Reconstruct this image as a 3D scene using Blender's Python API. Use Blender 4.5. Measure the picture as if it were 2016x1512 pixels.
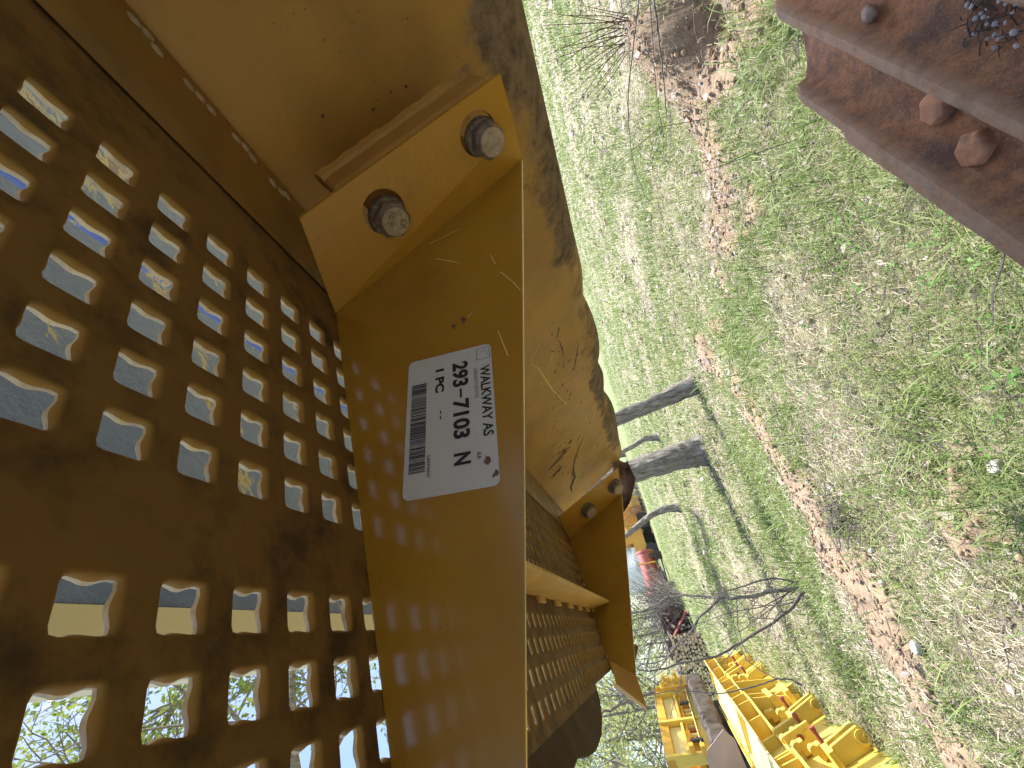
import bpy, bmesh, math, random
import numpy as np
from mathutils import Vector, Matrix
from mathutils.geometry import tessellate_polygon

random.seed(7)
rng = np.random.default_rng(11)
sc = bpy.context.scene
for o in list(bpy.data.objects):
    bpy.data.objects.remove(o)
col = sc.collection
rad = math.radians

# ---------------------------------------------------------------- camera, sky, sun, exposure
H = 0.90                                   # height of the lens above the ground
FPX, CX, CY = 843.25, 1008.0, 756.0        # focal length and centre, in photograph pixels
up_i = Vector((-1, .30, .193)).normalized()
fw_i = (Vector((0, 0, 1)) - up_i * up_i.z).normalized()
rt_i = fw_i.cross(-up_i) * -1
rt_i = Vector((fw_i.y*up_i.z - fw_i.z*up_i.y, fw_i.z*up_i.x - fw_i.x*up_i.z, fw_i.x*up_i.y - fw_i.y*up_i.x))
M = Matrix((rt_i, fw_i, up_i))             # camera axes (right, down, ahead) -> world
EYE = Vector((0, 0, H))
cam = bpy.data.cameras.new('camera')
cam_o = bpy.data.objects.new('camera', cam)
col.objects.link(cam_o)
X, Y, Z = M @ Vector((1, 0, 0)), M @ Vector((0, -1, 0)), M @ Vector((0, 0, -1))
cam_o.matrix_world = Matrix(((X.x, Y.x, Z.x, 0), (X.y, Y.y, Z.y, 0), (X.z, Y.z, Z.z, H), (0, 0, 0, 1)))
cam.sensor_width = 36
cam.lens = FPX / 2016 * 36
cam.clip_start = .02
cam.clip_end = 1500
sc.camera = cam_o

SUN_EL, SUN_AZ = 58, 42                    # azimuth from straight ahead, positive to the right
sdir = Vector((math.sin(rad(SUN_AZ))*math.cos(rad(SUN_EL)), math.cos(rad(SUN_AZ))*math.cos(rad(SUN_EL)), math.sin(rad(SUN_EL))))
world = bpy.data.worlds.new('World')
sc.world = world
world.use_nodes = True
wn = world.node_tree
bg = wn.nodes['Background']
sky = wn.nodes.new('ShaderNodeTexSky')
sky.sky_type = 'NISHITA'
sky.sun_disc = False
sky.sun_elevation = rad(SUN_EL)
sky.sun_rotation = rad(SUN_AZ)
sky.air_density = 1.0
sky.dust_density = 1.6
wn.links.new(sky.outputs[0], bg.inputs[0])
bg.inputs[1].default_value = .115
sun = bpy.data.lights.new('sun', 'SUN')
sun.energy = 3.9
sun.angle = rad(.5)
sun.color = (1, .96, .90)
sun_o = bpy.data.objects.new('sun', sun)
col.objects.link(sun_o)
sun_o.rotation_euler = sdir.to_track_quat('Z', 'Y').to_euler()
sc.view_settings.view_transform = 'Standard'
sc.view_settings.look = 'None'
sc.view_settings.exposure = 1.62
sc.view_settings.gamma = 1
sc.view_settings.use_curve_mapping = False
sc.cycles.max_bounces = 8
sc.cycles.diffuse_bounces = 5

# ---------------------------------------------------------------- helpers
def ray(x, y):
    return M @ Vector(((x-CX)/FPX, (y-CY)/FPX, 1))
def on_plane(x, y, p, n):                  # where the sight line of a measured point meets a known plane
    d = ray(x, y)
    return EYE + d * ((p-EYE).dot(n) / d.dot(n))
def on_ground(x, y, z=0):
    return on_plane(x, y, Vector((0, 0, z)), Vector((0, 0, 1)))
def at_range(x, y, r):
    d = ray(x, y)
    return EYE + d * (r / math.hypot(d.x, d.y))

def empty(name, loc, **kw):
    o = bpy.data.objects.new(name, None)
    o.empty_display_size = .1
    o.location = loc
    col.objects.link(o)
    tag(o, **kw)
    return o
def tag(o, label=None, category=None, group=None, kind=None):
    for k, v in (('label', label), ('category', category), ('group', group), ('kind', kind)):
        if v: o[k] = v
    return o
def origin(o):
    v = Vector((0, 0, 0))
    while o is not None:
        v += o.location
        o = o.parent
    return v
def link(name, me, mat, parent=None, base=None, **kw):
    o = bpy.data.objects.new(name, me)
    if mat and not me.materials: me.materials.append(mat)
    col.objects.link(o)
    if parent: o.parent = parent
    if base is not None: o.location = base
    tag(o, **kw)
    return o
def copy_tree(o, parent=None):
    c = o.copy()
    col.objects.link(c)
    c.parent = parent
    for ch in list(o.children): copy_tree(ch, c)
    return c

class MB:
    """collects shapes in world coordinates, links them as one mesh object"""
    def __init__(s): s.v, s.f = [], []
    def add(s, vs, fs):
        n = len(s.v)
        s.v += [tuple(p) for p in vs]
        s.f += [tuple(i+n for i in f) for f in fs]
        return s
    def box(s, o, a, b, c):
        o, a, b, c = map(Vector, (o, a, b, c))
        vs = [o, o+a, o+a+b, o+b, o+c, o+a+c, o+a+b+c, o+b+c]
        return s.add(vs, [(0, 3, 2, 1), (4, 5, 6, 7), (0, 1, 5, 4), (1, 2, 6, 5), (2, 3, 7, 6), (3, 0, 4, 7)])
    def cbox(s, c, a, b, d):
        c, a, b, d = map(Vector, (c, a, b, d))
        return s.box(c-a/2-b/2-d/2, a, b, d)
    def prism(s, poly, vec):
        vec = Vector(vec); poly = [Vector(p) for p in poly]; n = len(poly)
        vs = poly + [p+vec for p in poly]
        fs = [tuple(range(n))[::-1], tuple(range(n, 2*n))] + [(i, (i+1) % n, (i+1) % n+n, i+n) for i in range(n)]
        return s.add(vs, fs)
    def holed(s, rings, vec):
        rings = [[Vector(p) for p in r] for r in rings]; vec = Vector(vec)
        flat = [p for r in rings for p in r]; n = len(flat)
        tri = tessellate_polygon(rings)
        fs = [tuple(t) for t in tri] + [tuple(i+n for i in t[::-1]) for t in tri]
        k = 0
        for r in rings:
            m = len(r)
            fs += [(k+i, k+(i+1) % m, k+(i+1) % m+n, k+i+n) for i in range(m)]
            k += m
        return s.add(flat + [p+vec for p in flat], fs)
    def tube(s, pts, radii, n=6, cap=True):
        pts = [Vector(p) for p in pts]
        if not hasattr(radii, '__len__'): radii = [radii]*len(pts)
        vs, fs = [], []
        ref = Vector((.31, .22, .92))
        for i, p in enumerate(pts):
            t = (pts[min(i+1, len(pts)-1)] - pts[max(i-1, 0)]).normalized()
            u = t.cross(ref)
            if u.length < 1e-3: u = t.cross(Vector((1, 0, 0)))
            u.normalize(); w = t.cross(u)
            for k in range(n):
                a = 2*math.pi*k/n
                vs.append(p + (u*math.cos(a)+w*math.sin(a))*radii[i])
        for i in range(len(pts)-1):
            for k in range(n):
                fs.append((i*n+k, i*n+(k+1) % n, (i+1)*n+(k+1) % n, (i+1)*n+k))
        if cap: fs += [tuple(range(n))[::-1], tuple(range((len(pts)-1)*n, len(pts)*n))]
        return s.add(vs, fs)
    def lathe(s, c, axis, prof, n=20, phase=0, ref=None):
        c, axis = Vector(c), Vector(axis).normalized()
        u = axis.cross(ref or Vector((.3, .2, .93))).normalized(); w = axis.cross(u)
        vs, fs = [], []
        for (r, z) in prof:
            for k in range(n):
                a = 2*math.pi*k/n+phase
                vs.append(c+axis*z+(u*math.cos(a)+w*math.sin(a))*r)
        for i in range(len(prof)-1):
            for k in range(n):
                fs.append((i*n+k, i*n+(k+1) % n, (i+1)*n+(k+1) % n, (i+1)*n+k))
        fs += [tuple(range(n))[::-1], tuple(range((len(prof)-1)*n, len(prof)*n))]
        return s.add(vs, fs)
    def grid(s, fn, nu, nv):
        vs = [fn(i/nu, j/nv) for i in range(nu+1) for j in range(nv+1)]
        fs = [(i*(nv+1)+j, (i+1)*(nv+1)+j, (i+1)*(nv+1)+j+1, i*(nv+1)+j+1) for i in range(nu) for j in range(nv)]
        return s.add(vs, fs)
    def build(s, name, mat, parent=None, base=None, smooth=False, bevel=0, fix=True, **kw):
        o0 = origin(parent) if parent else Vector((0, 0, 0))
        if base is not None: o0 = o0*0 + Vector(base)
        me = bpy.data.meshes.new(name)
        me.from_pydata([tuple(Vector(p)-o0) for p in s.v], [], s.f)
        if fix:
            bm = bmesh.new(); bm.from_mesh(me)
            bmesh.ops.recalc_face_normals(bm, faces=bm.faces)
            bm.to_mesh(me); bm.free()
        if smooth:
            me.polygons.foreach_set('use_smooth', [True]*len(me.polygons))
            me.set_sharp_from_angle(angle=rad(38))
        o = link(name, me, mat, parent, base if parent is None else None, **kw)
        if bevel:
            m = o.modifiers.new('edge', 'BEVEL'); m.width = bevel; m.segments = 2; m.limit_method = 'ANGLE'
        return o

def fast_mesh(name, verts, faces, attr=None):
    """verts (n,3), faces (m,k) arrays -> mesh"""
    me = bpy.data.meshes.new(name)
    verts = np.ascontiguousarray(verts, dtype=np.float32); faces = np.ascontiguousarray(faces, dtype=np.int32)
    m, k = faces.shape
    me.vertices.add(len(verts)); me.vertices.foreach_set('co', verts.ravel())
    me.loops.add(m*k); me.loops.foreach_set('vertex_index', faces.ravel())
    me.polygons.add(m)
    me.polygons.foreach_set('loop_start', np.arange(0, m*k, k, dtype=np.int32))
    me.polygons.foreach_set('loop_total', np.full(m, k, dtype=np.int32))
    for nm, a in (attr or {}).items():
        at = me.attributes.new(nm, 'FLOAT', 'POINT'); at.data.foreach_set('value', np.ascontiguousarray(a, dtype=np.float32))
    me.update(calc_edges=True)
    return me

def vnoise(x, y, seed=0):
    x = np.asarray(x, float); y = np.asarray(y, float)
    xi, yi = np.floor(x).astype(np.int64), np.floor(y).astype(np.int64)
    fx, fy = x-xi, y-yi
    fx, fy = fx*fx*(3-2*fx), fy*fy*(3-2*fy)
    def hsh(a, b):
        v = (a*374761393 + b*668265263 + seed*974711) & 0xffffffff
        v = ((v ^ (v >> 13))*1274126177) & 0xffffffff
        return ((v ^ (v >> 16)) & 0xffff)/65535.
    return (hsh(xi, yi)*(1-fx)+hsh(xi+1, yi)*fx)*(1-fy) + (hsh(xi, yi+1)*(1-fx)+hsh(xi+1, yi+1)*fx)*fy
def fbm(x, y, seed=0, o=4):
    s, a, t = 0, 1, 0
    for k in range(o):
        s = s + a*vnoise(np.asarray(x)*2**k, np.asarray(y)*2**k, seed+k*17); t += a; a *= .5
    return s/t

# ---------------------------------------------------------------- materials
class NT:
    def __init__(s, name):
        s.m = bpy.data.materials.new(name); s.m.use_nodes = True
        s.t = s.m.node_tree; s.b = s.t.nodes['Principled BSDF']
        s.co = s.t.nodes.new('ShaderNodeTexCoord').outputs['Object']
    def n(s, typ, ins=None, **props):
        nd = s.t.nodes.new(typ)
        for k, v in props.items(): setattr(nd, k, v)
        for k, v in (ins or {}).items():
            if isinstance(v, bpy.types.NodeSocket): s.t.links.new(v, nd.inputs[k])
            else: nd.inputs[k].default_value = v
        return nd
    def noise(s, scale, detail=6, rough=.6, vec=None, dist=0, stretch=None):
        v = vec or s.co
        if stretch: v = s.n('ShaderNodeMapping', {0: v, 'Scale': stretch}).outputs[0]
        return s.n('ShaderNodeTexNoise', {'Vector': v, 'Scale': scale, 'Detail': detail, 'Roughness': rough, 'Distortion': dist}).outputs[0]
    def ramp(s, fac, lo, hi, a=0., b=1.):
        return s.n('ShaderNodeMapRange', {0: fac, 1: lo, 2: hi, 3: a, 4: b}).outputs[0]
    def mix(s, fac, a, b):
        nd = s.t.nodes.new('ShaderNodeMix'); nd.data_type = 'RGBA'
        for i, v in ((0, fac), (6, a), (7, b)):
            if isinstance(v, bpy.types.NodeSocket): s.t.links.new(v, nd.inputs[i])
            elif i == 0: nd.inputs[0].default_value = v
            else: nd.inputs[i].default_value = (*v, 1)
        return nd.outputs[2]
    def math(s, op, a, b=0., clamp=False):
        nd = s.n('ShaderNodeMath', {0: a, 1: b}, operation=op); nd.use_clamp = clamp
        return nd.outputs[0]
    def attr(s, name):
        return s.n('ShaderNodeAttribute', attribute_name=name).outputs['Fac']
    def set(s, color=None, rough=None, bump=None, bs=.3, bd=.002, **kw):
        b = s.b
        if color is not None:
            if isinstance(color, bpy.types.NodeSocket): s.t.links.new(color, b.inputs['Base Color'])
            else: b.inputs['Base Color'].default_value = (*color, 1)
        if rough is not None:
            if isinstance(rough, bpy.types.NodeSocket): s.t.links.new(rough, b.inputs['Roughness'])
            else: b.inputs['Roughness'].default_value = rough
        if bump is not None:
            bn = s.n('ShaderNodeBump', {'Height': bump, 'Strength': bs, 'Distance': bd})
            s.t.links.new(bn.outputs[0], b.inputs['Normal'])
        for k, v in kw.items():
            b.inputs[k.replace('_', ' ')].default_value = v
        return s.m

def paint(name, base, grime, lo=.45, hi=.75, scale=18, rough=.35, rvar=.15, speck=.0, bump=.1, mud=None, spec=.5):
    t = NT(name)
    n1 = t.noise(scale, 8, .65)
    c = t.mix(t.ramp(n1, lo, hi), base, grime)
    c = t.mix(t.ramp(t.noise(scale*.25, 3), .35, .7, 0, .35), c, tuple(x*.8 for x in base))
    if speck:
        c = t.mix(t.ramp(t.noise(scale*26, 3, .6), .70, .75, 0, speck), c, (.03, .018, .01))
    r = t.ramp(t.noise(scale*.6, 6, .7), .3, .7, rough-rvar/2, rough+rvar)
    b = t.noise(scale*6, 5, .7)
    if mud:
        m0 = t.attr('mud')
        m = t.math('ADD', m0, t.math('MULTIPLY', t.math('SUBTRACT', t.noise(22, 9, .72), .5), 1.5))
        mm = t.ramp(m, .45, .72)
        mm = t.math('MULTIPLY', mm, t.ramp(m0, .02, .2))
        mc = t.mix(t.ramp(t.noise(45, 6, .7), .4, .65), mud, tuple(x*.22 for x in mud))
        c = t.mix(t.math('MULTIPLY', mm, .93), c, mc)
        r = t.n('ShaderNodeMix', {0: mm, 2: r, 3: .9}).outputs[0]
        b = t.math('ADD', t.math('MULTIPLY', b, .25), t.math('MULTIPLY', mm, t.noise(160, 8, .8)))
        return t.set(c, r, b, .55, .0035)
    return t.set(c, r, b, bump, .001, Specular_IOR_Level=spec)

YEL = (.48, .235, .022)
m_flange = paint('skirt_paint', (.325, .158, .012), (.24, .105, .010), .45, .8, 9, .30, .14, .35, .03)
for k_, v_ in (('Coat Weight', .75), ('Coat Roughness', .15), ('Coat IOR', 1.75)): m_flange.node_tree.nodes['Principled BSDF'].inputs[k_].default_value = v_
m_panel = paint('panel_paint', (.375, .188, .034), (.26, .125, .028), .40, .68, 10, .42, .2, .35, .08, mud=(.20, .125, .075))
m_tab = paint('tab_paint', (.395, .182, .015), (.29, .13, .014), .5, .8, 14, .36, .16, .3, .06, mud=(.16, .11, .07))
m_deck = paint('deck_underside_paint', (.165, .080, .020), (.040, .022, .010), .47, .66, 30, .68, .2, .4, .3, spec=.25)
m_lip = paint('sunlit_hole_lip', (.76, .53, .27), (.34, .20, .09), .42, .7, 60, .55, .2, .2, .1)  # sunlight on the worn rims, put into their cream colour
_n = m_deck.node_tree; _b = _n.nodes['Principled BSDF']; _l = _b.inputs['Base Color'].links[0].from_socket   # sunlit halo round the punched holes, put into the paint colour
_a = _n.nodes.new('ShaderNodeAttribute'); _a.attribute_name = 'sun_halo'
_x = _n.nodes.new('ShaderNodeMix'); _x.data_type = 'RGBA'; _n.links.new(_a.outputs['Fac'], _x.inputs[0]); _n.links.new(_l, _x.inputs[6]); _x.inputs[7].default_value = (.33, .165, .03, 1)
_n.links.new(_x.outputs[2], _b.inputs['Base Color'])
m_bar = paint('bar_paint', (.20, .095, .019), (.12, .056, .015), .45, .7, 22, .42, .2, .35, .1)
m_beam = paint('beam_paint', (.55, .30, .06), (.42, .2, .04), .45, .75, 20, .5, .2, .3, .1)
m_weld = paint('weld_metal', (.36, .27, .20), (.22, .12, .05), .45, .7, 120, .5, .2, .3, .4)
m_mach = paint('machine_yellow', (.66, .475, .08), (.54, .37, .07), .5, .85, 5, .5, .2, .15, .05)
m_machpale = paint('sunlit_pale_yellow', (.68, .54, .22), (.60, .43, .12), .45, .75, 4, .6, .2, .1, .05)  # paler machine yellow, sunlight on the blade tops put into the colour
m_orange = paint('orange_paint', (.66, .34, .06), (.6, .25, .03), .5, .8, 3, .5, .2)
m_yorange = paint('amber_paint', (.68, .38, .04), (.56, .31, .05), .5, .8, 4, .5, .2)
m_cream = paint('cream_paint', (.80, .66, .42), (.7, .55, .33), .5, .8, 6, .5, .2, .1)
m_white = paint('white_paint', (.78, .80, .82), (.6, .62, .64), .5, .8, 4, .5, .2)
m_red = paint('red_paint', (.40, .10, .09), (.30, .08, .07), .5, .8, 4, .5, .2)
m_pin = paint('red_oxide_pin', (.30, .07, .05), (.12, .04, .03), .45, .7, 60, .6, .2)
m_black = paint('black_rubber', (.03, .03, .032), (.06, .055, .05), .45, .7, 20, .7, .2)
m_darkrust = paint('dark_flap_paint', (.075, .034, .016), (.04, .02, .011), .4, .7, 20, .7, .2, .3, .2, spec=.2)

def rust(name, a, b, c, scale=30, rough=.7, bump=.5, bd=.002):
    t = NT(name)
    col_ = t.mix(t.ramp(t.noise(scale, 8, .7), .38, .62), a, b)
    col_ = t.mix(t.ramp(t.noise(scale*.3, 5, .6), .5, .66), col_, c)
    col_ = t.mix(t.ramp(t.noise(scale*6, 4, .6), .6, .75, 0, .55), col_, (.32, .22, .16))
    return t.set(col_, t.ramp(t.noise(scale*.5, 4), .3, .7, rough-.15, rough+.15), t.noise(scale*4, 8, .75), bump, bd)
m_rust = rust('rusted_steel', (.52, .25, .13), (.27, .13, .075), (.13, .08, .058), 85, .7, .9, .003)
m_shoe = None
m_rustcap = rust('rusted_bolt', (.72, .34, .16), (.52, .24, .12), (.12, .07, .05), 60)
m_torn = rust('rusted_torn_steel', (.13, .062, .036), (.20, .10, .055), (.05, .03, .025), 45)
m_scrap = rust('scrap_rust', (.085, .045, .033), (.05, .032, .026), (.02, .015, .015), 3)
m_mauve = rust('weathered_plate', (.30, .235, .22), (.26, .20, .19), (.22, .16, .14), 3, .8, .1)
m_timber = rust('dark_timber', (.05, .038, .032), (.075, .06, .05), (.022, .018, .016), 8, .85, .6, .01)
t = NT('muddy_bolt_head'); m_bolthead = t.set(t.mix(t.ramp(t.noise(140, 7, .7), .4, .62), (.36, .26, .17), (.24, .165, .105)), .9, t.noise(220, 6), .5, .001)
t = NT('grimy_bolt_side'); m_boltside = t.set(t.mix(t.ramp(t.noise(160, 7, .7), .42, .6), (.09, .062, .05), (.19, .13, .095)), .55, t.noise(260, 6), .5, .001)
t = NT('label_paper')
lc = t.mix(t.ramp(t.noise(35, 6, .7), .5, .75, 0, .35), (.47, .45, .48), (.36, .34, .355))
lc = t.mix(t.ramp(t.noise(420, 4, .6), .66, .72, 0, .55), lc, (.16, .13, .12))
m_paper = t.set(lc, .45)
t = NT('printed_ink'); m_ink = t.set(t.mix(t.ramp(t.noise(900, 3), .58, .7, 0, .55), (.012, .012, .016), (.1, .1, .11)), .5)
t = NT('faded_ink'); m_faint = t.set((.17, .16, .18), .6)
t = NT('bare_chip'); m_chip = t.set(t.mix(t.ramp(t.noise(90, 4), .4, .6), (.075, .04, .025), (.14, .08, .05)), .7)
t = NT('pale_scratch'); m_scratch = t.set((.62, .42, .16), .6)
t = NT('overhead_grey_steel')
rp = t.ramp(t.noise(2.6, 9, .72, stretch=(1, 3, 1)), .60, .625)
rp2 = t.ramp(t.noise(2.6, 9, .72, stretch=(1, 3, 1)), .575, .60)
gcol = t.mix(t.ramp(t.noise(8, 6), .35, .65), (.125, .16, .29), (.175, .215, .36))
gcol = t.mix(rp2, gcol, (.60, .46, .16)); gcol = t.mix(rp, gcol, (.26, .15, .11))
m_grey = t.set(gcol, .42, t.noise(90, 5, .7), .7, .006)

t = NT('worn_track_steel')
c1 = t.mix(t.ramp(t.noise(70, 9, .75), .38, .62), (.68, .305, .125), (.34, .155, .075))
c1 = t.mix(t.ramp(t.noise(16, 6, .7), .48, .64), c1, (.20, .105, .062))
c1 = t.mix(t.ramp(t.noise(620, 4, .6), .56, .68, 0, .7), c1, (.58, .40, .29))
c1 = t.mix(t.ramp(t.noise(420, 4, .6), .60, .7, 0, .7), c1, (.06, .035, .025))
c1 = t.mix(t.math('MULTIPLY', t.attr('wear'), t.ramp(t.noise(50, 6), .3, .6)), c1, (.50, .30, .18))
m_shoe = t.set(c1, t.ramp(t.noise(40, 4), .3, .7, .55, .8), t.math('ADD', t.noise(420, 8, .8), t.noise(90, 6, .7)), .9, .0025)
def bark(name, a, b, sc_=9):
    t = NT(name)
    w = t.noise(sc_, 9, .75, stretch=(3, 3, .5), dist=.9)
    return t.set(t.mix(t.ramp(w, .38, .62), a, b), .92, w, 1., .03)
m_bark = bark('grey_bark', (.10, .08, .062), (.42, .38, .33), 12)
m_twig = bark('twig_bark', (.14, .12, .11), (.24, .21, .19), 20)
m_redtwig = bark('red_stem', (.13, .055, .03), (.24, .12, .07), 30)

def leafmat(name, c1, c2, c3=None, trans=.35, rough=.6):
    t = NT(name)
    f = t.attr('tint')
    c = t.mix(f, c1, c2)
    if c3: c = t.mix(t.ramp(f, .78, .8), c, c3)
    m = t.set(c, rough)
    ti = t.n('ShaderNodeBsdfTranslucent', {'Color': c})
    mx = t.n('ShaderNodeMixShader', {0: trans, 1: t.b.outputs[0], 2: ti.outputs[0]})
    t.t.links.new(mx.outputs[0], t.t.nodes['Material Output'].inputs[0])
    return m
m_grass = leafmat('grass_blade', (.10, .18, .035), (.31, .375, .125))
m_straw = leafmat('dry_straw', (.22, .17, .11), (.62, .56, .44), None, .2)
m_litter = leafmat('dead_leaf', (.13, .095, .07), (.36, .315, .275), None, .1)
m_weed = leafmat('weed_leaf', (.06, .16, .02), (.12, .26, .04))
m_leaf = leafmat('spring_leaf', (.12, .20, .03), (.32, .36, .09))
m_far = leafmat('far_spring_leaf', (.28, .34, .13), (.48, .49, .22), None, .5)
t = NT('stone'); m_stone = t.set(t.mix(t.ramp(t.noise(40, 5), .4, .65), (.58, .55, .53), (.38, .355, .335)), .9, t.noise(90, 5), .5, .004)
t = NT('soil_clod'); m_clod = t.set(t.mix(t.ramp(t.noise(16, 6), .35, .65), (.36, .26, .175), (.22, .155, .105)), .95, t.noise(150, 6), .6, .004)
t = NT('ground_soil')
fd = t.attr('dirt'); ff_ = t.attr('far'); f2 = t.noise(5, 8, .7); f3 = t.noise(40, 7, .75); f4 = t.noise(260, 5, .7)
g1 = t.mix(t.ramp(f2, .4, .6), (.20, .215, .095), (.29, .255, .165))
g1 = t.mix(t.ramp(f3, .52, .66), g1, (.40, .36, .25))
g1 = t.mix(t.ramp(f4, .58, .68, 0, .8), g1, (.07, .055, .035))
g1 = t.mix(ff_, g1, t.mix(t.ramp(t.noise(.25, 5), .35, .65), (.15, .19, .07), (.20, .21, .10)))
d1 = t.mix(t.ramp(f3, .38, .64), (.38, .275, .185), (.24, .165, .11))
d1 = t.mix(t.ramp(f4, .55, .7, 0, .7), d1, (.13, .08, .05))
m_ground = t.set(t.mix(t.ramp(t.math('ADD', fd, t.math('MULTIPLY', t.math('SUBTRACT', f3, .5), .9)), .35, .6), g1, d1), .95,
                 t.math('ADD', t.math('MULTIPLY', f3, .6), t.math('MULTIPLY', f4, .4)), .9, .012)

# ---------------------------------------------------------------- ground
def seg_dist(x, y, pts):
    d = np.full(np.shape(x), 1e9)
    for (x0, y0), (x1, y1) in zip(pts[:-1], pts[1:]):
        dx, dy = x1-x0, y1-y0
        t_ = np.clip(((x-x0)*dx+(y-y0)*dy)/(dx*dx+dy*dy), 0, 1)
        d = np.minimum(d, np.hypot(x-x0-t_*dx, y-y0-t_*dy))
    return d
STRIP = [(-.45, 3.1), (-.62, 2.86), (-.92, 2.56), (-1.2, 2.33), (-1.55, 2.04), (-1.9, 1.76), (-2.6, 1.2)]
BLOBS = [(-.17, 3.62, .16), (-.30, 3.45, .12), (-1.02, 2.46, .15), (-1.28, 2.22, .17), (-.62, 1.43, .12), (-.74, 1.36, .10), (1.02, 2.42, .14), (1.35, 2.3, .2), (.62, 2.38, .09), (1.0, 1.9, .16), (-1.20, 2.36, .19), (-1.30, 2.14, .19), (-1.45, 2.02, .17), (-1.62, 1.86, .14), (-1.8, 1.68, .14), (1.15, 2.1, .2), (1.3, 2.5, .18), (1.2, 1.72, .2), (.85, 2.35, .14), (.45, 2.2, .08)]
def dirt_at(x, y):
    w = fbm(x*6, y*6, 3)-.5
    d = 1-np.clip((seg_dist(x, y, STRIP)+w*.30-.05)/.12, 0, 1)
    d = d*np.clip(fbm(x*2.2, y*2.2, 61)*3.2-.75, .15, 1)
    d2 = 1-np.clip((seg_dist(x, y, [(1.45, 2.3), (1.05, 2.3), (.62, 2.4), (.2, 2.9), (-.17, 3.6)])+w*.5-.06)/.14, 0, 1)
    d = np.maximum(d, d2*np.clip(fbm(x*3, y*3, 71)*3-.9, .1, .8))
    for bx, by, r in BLOBS:
        d = np.maximum(d, 1-np.clip((np.hypot(x-bx, y-by)+w*.3-r*.75)/(r*.6), 0, 1))
    return d
def gh(x, y):
    x = np.asarray(x, float); y = np.asarray(y, float)
    r = np.hypot(x, y)
    h = (fbm(x*1.3, y*1.3, 5)-.5)*.10 + (fbm(x*7, y*7, 9)-.5)*.035
    u = x*.7-y*.7                                    # shallow wheel ruts run along the soil strip
    h = h + .022*np.sin((u+.15*fbm(x, y, 21))*7.5)*np.clip(1-r/9, 0, 1)
    h = h + .05*dirt_at(x, y)*np.clip(fbm(x*14, y*14, 4), .2, 1)
    h = h + .24*np.exp(-((x-1.42)**2+(y-2.22)**2)/.07) - .16*np.exp(-((x-1.2)**2+(y-2.0)**2)/.016)
    h = h - .06*np.exp(-((x+.63)**2+(y-1.50)**2)/.006)
    h = h - .05*np.exp(-((x+.20)**2+(y-3.5)**2)/.006)
    return h*np.clip(1.6-r/60, .3, 1)
ths = np.concatenate([np.linspace(-math.pi, -1.15, 30)[:-1], np.linspace(-1.15, .95, 340), np.linspace(.95, math.pi, 32)[1:]])
rs = np.concatenate([[.001, .15, .3], np.geomspace(.42, 9, 250), np.geomspace(9.3, 900, 70)])
TT, RR = np.meshgrid(ths, rs)
gx, gy = RR*np.sin(TT), RR*np.cos(TT)
gv = np.stack([gx, gy, gh(gx, gy)], -1).reshape(-1, 3)
nt, nr = len(ths), len(rs)
ii, jj = np.meshgrid(np.arange(nr-1), np.arange(nt-1), indexing='ij')
gf = np.stack([ii*nt+jj, ii*nt+jj+1, (ii+1)*nt+jj+1, (ii+1)*nt+jj], -1).reshape(-1, 4)[:, ::-1]
gme = fast_mesh('ground', gv, gf, {'dirt': dirt_at(gx, gy).ravel(), 'far': np.clip((RR.ravel()-9)/10, 0, 1)})
gme.polygons.foreach_set('use_smooth', [True]*len(gme.polygons))
link('ground', gme, m_ground, kind='structure')

def scatter(n, r0, r1, k, amin=-52, amax=50):
    """n ground points, thinning outwards"""
    u = rng.random(n)
    r = np.sqrt((((1+(r1/k)**2)**u)*((1+(r0/k)**2)**(1-u))-1))*k
    a = np.radians(amin+(amax-amin)*rng.random(n))
    return r*np.sin(a), r*np.cos(a), r

def blades(n, r0, r1, k, hgt, wid, lean, keep, seedc, flat=False, curl=.6):
    x, y, r = scatter(n, r0, r1, k)
    m = keep(x, y)
    x, y, r = x[m], y[m], r[m]; n = len(x)
    hd = rng.random(n)*2*math.pi
    h = hgt*(.45+.9*rng.random(n))*np.clip(.8+r*.03, .8, 1.6)
    ln = lean*(.3+rng.random(n))
    w = wid*(.6+.8*rng.random(n))*np.clip(r/1.3, .8, 9)
    z0 = gh(x, y)
    dx, dy = np.cos(hd), np.sin(hd); px, py = -dy, dx
    V = np.zeros((n, 7, 3)); S = [0, .38, .74, 1]
    for i, s_ in enumerate(S):
        out = h*np.sin(ln*(s_**curl if not flat else 1))*s_
        up_ = h*np.cos(ln*(s_**curl if not flat else 1))*s_
        cx_, cy_, cz_ = x+dx*out, y+dy*out, z0-.004+np.maximum(up_, 0.0)
        if flat:
            cz_ = z0+.004+.02*rng.random(n)+h*.25*np.sin(s_*3.1)*rng.random(n)
            bend = h*.10*math.sin(s_*2.6)*np.sign(rng.random(n)-.5)
            cx_, cy_ = x+dx*h*s_+px*bend, y+dy*h*s_+py*bend
        ww = w*(1-.25*s_)
        if i < 3:
            V[:, 2*i] = np.stack([cx_-px*ww, cy_-py*ww, cz_], -1); V[:, 2*i+1] = np.stack([cx_+px*ww, cy_+py*ww, cz_+(.002 if flat else 0)], -1)
        else: V[:, 6] = np.stack([cx_, cy_, cz_], -1)
    F = np.array([[0, 1, 3], [0, 3, 2], [2, 3, 5], [2, 5, 4], [4, 5, 6]])
    faces = (np.arange(n)[:, None, None]*7+F[None]).reshape(-1, 3)
    tint = np.repeat(np.clip(fbm(x*2, y*2, seedc)*.8+rng.random(n)*.5-.15, 0, 1), 7)
    return V.reshape(-1, 3), faces, {'tint': tint}

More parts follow.
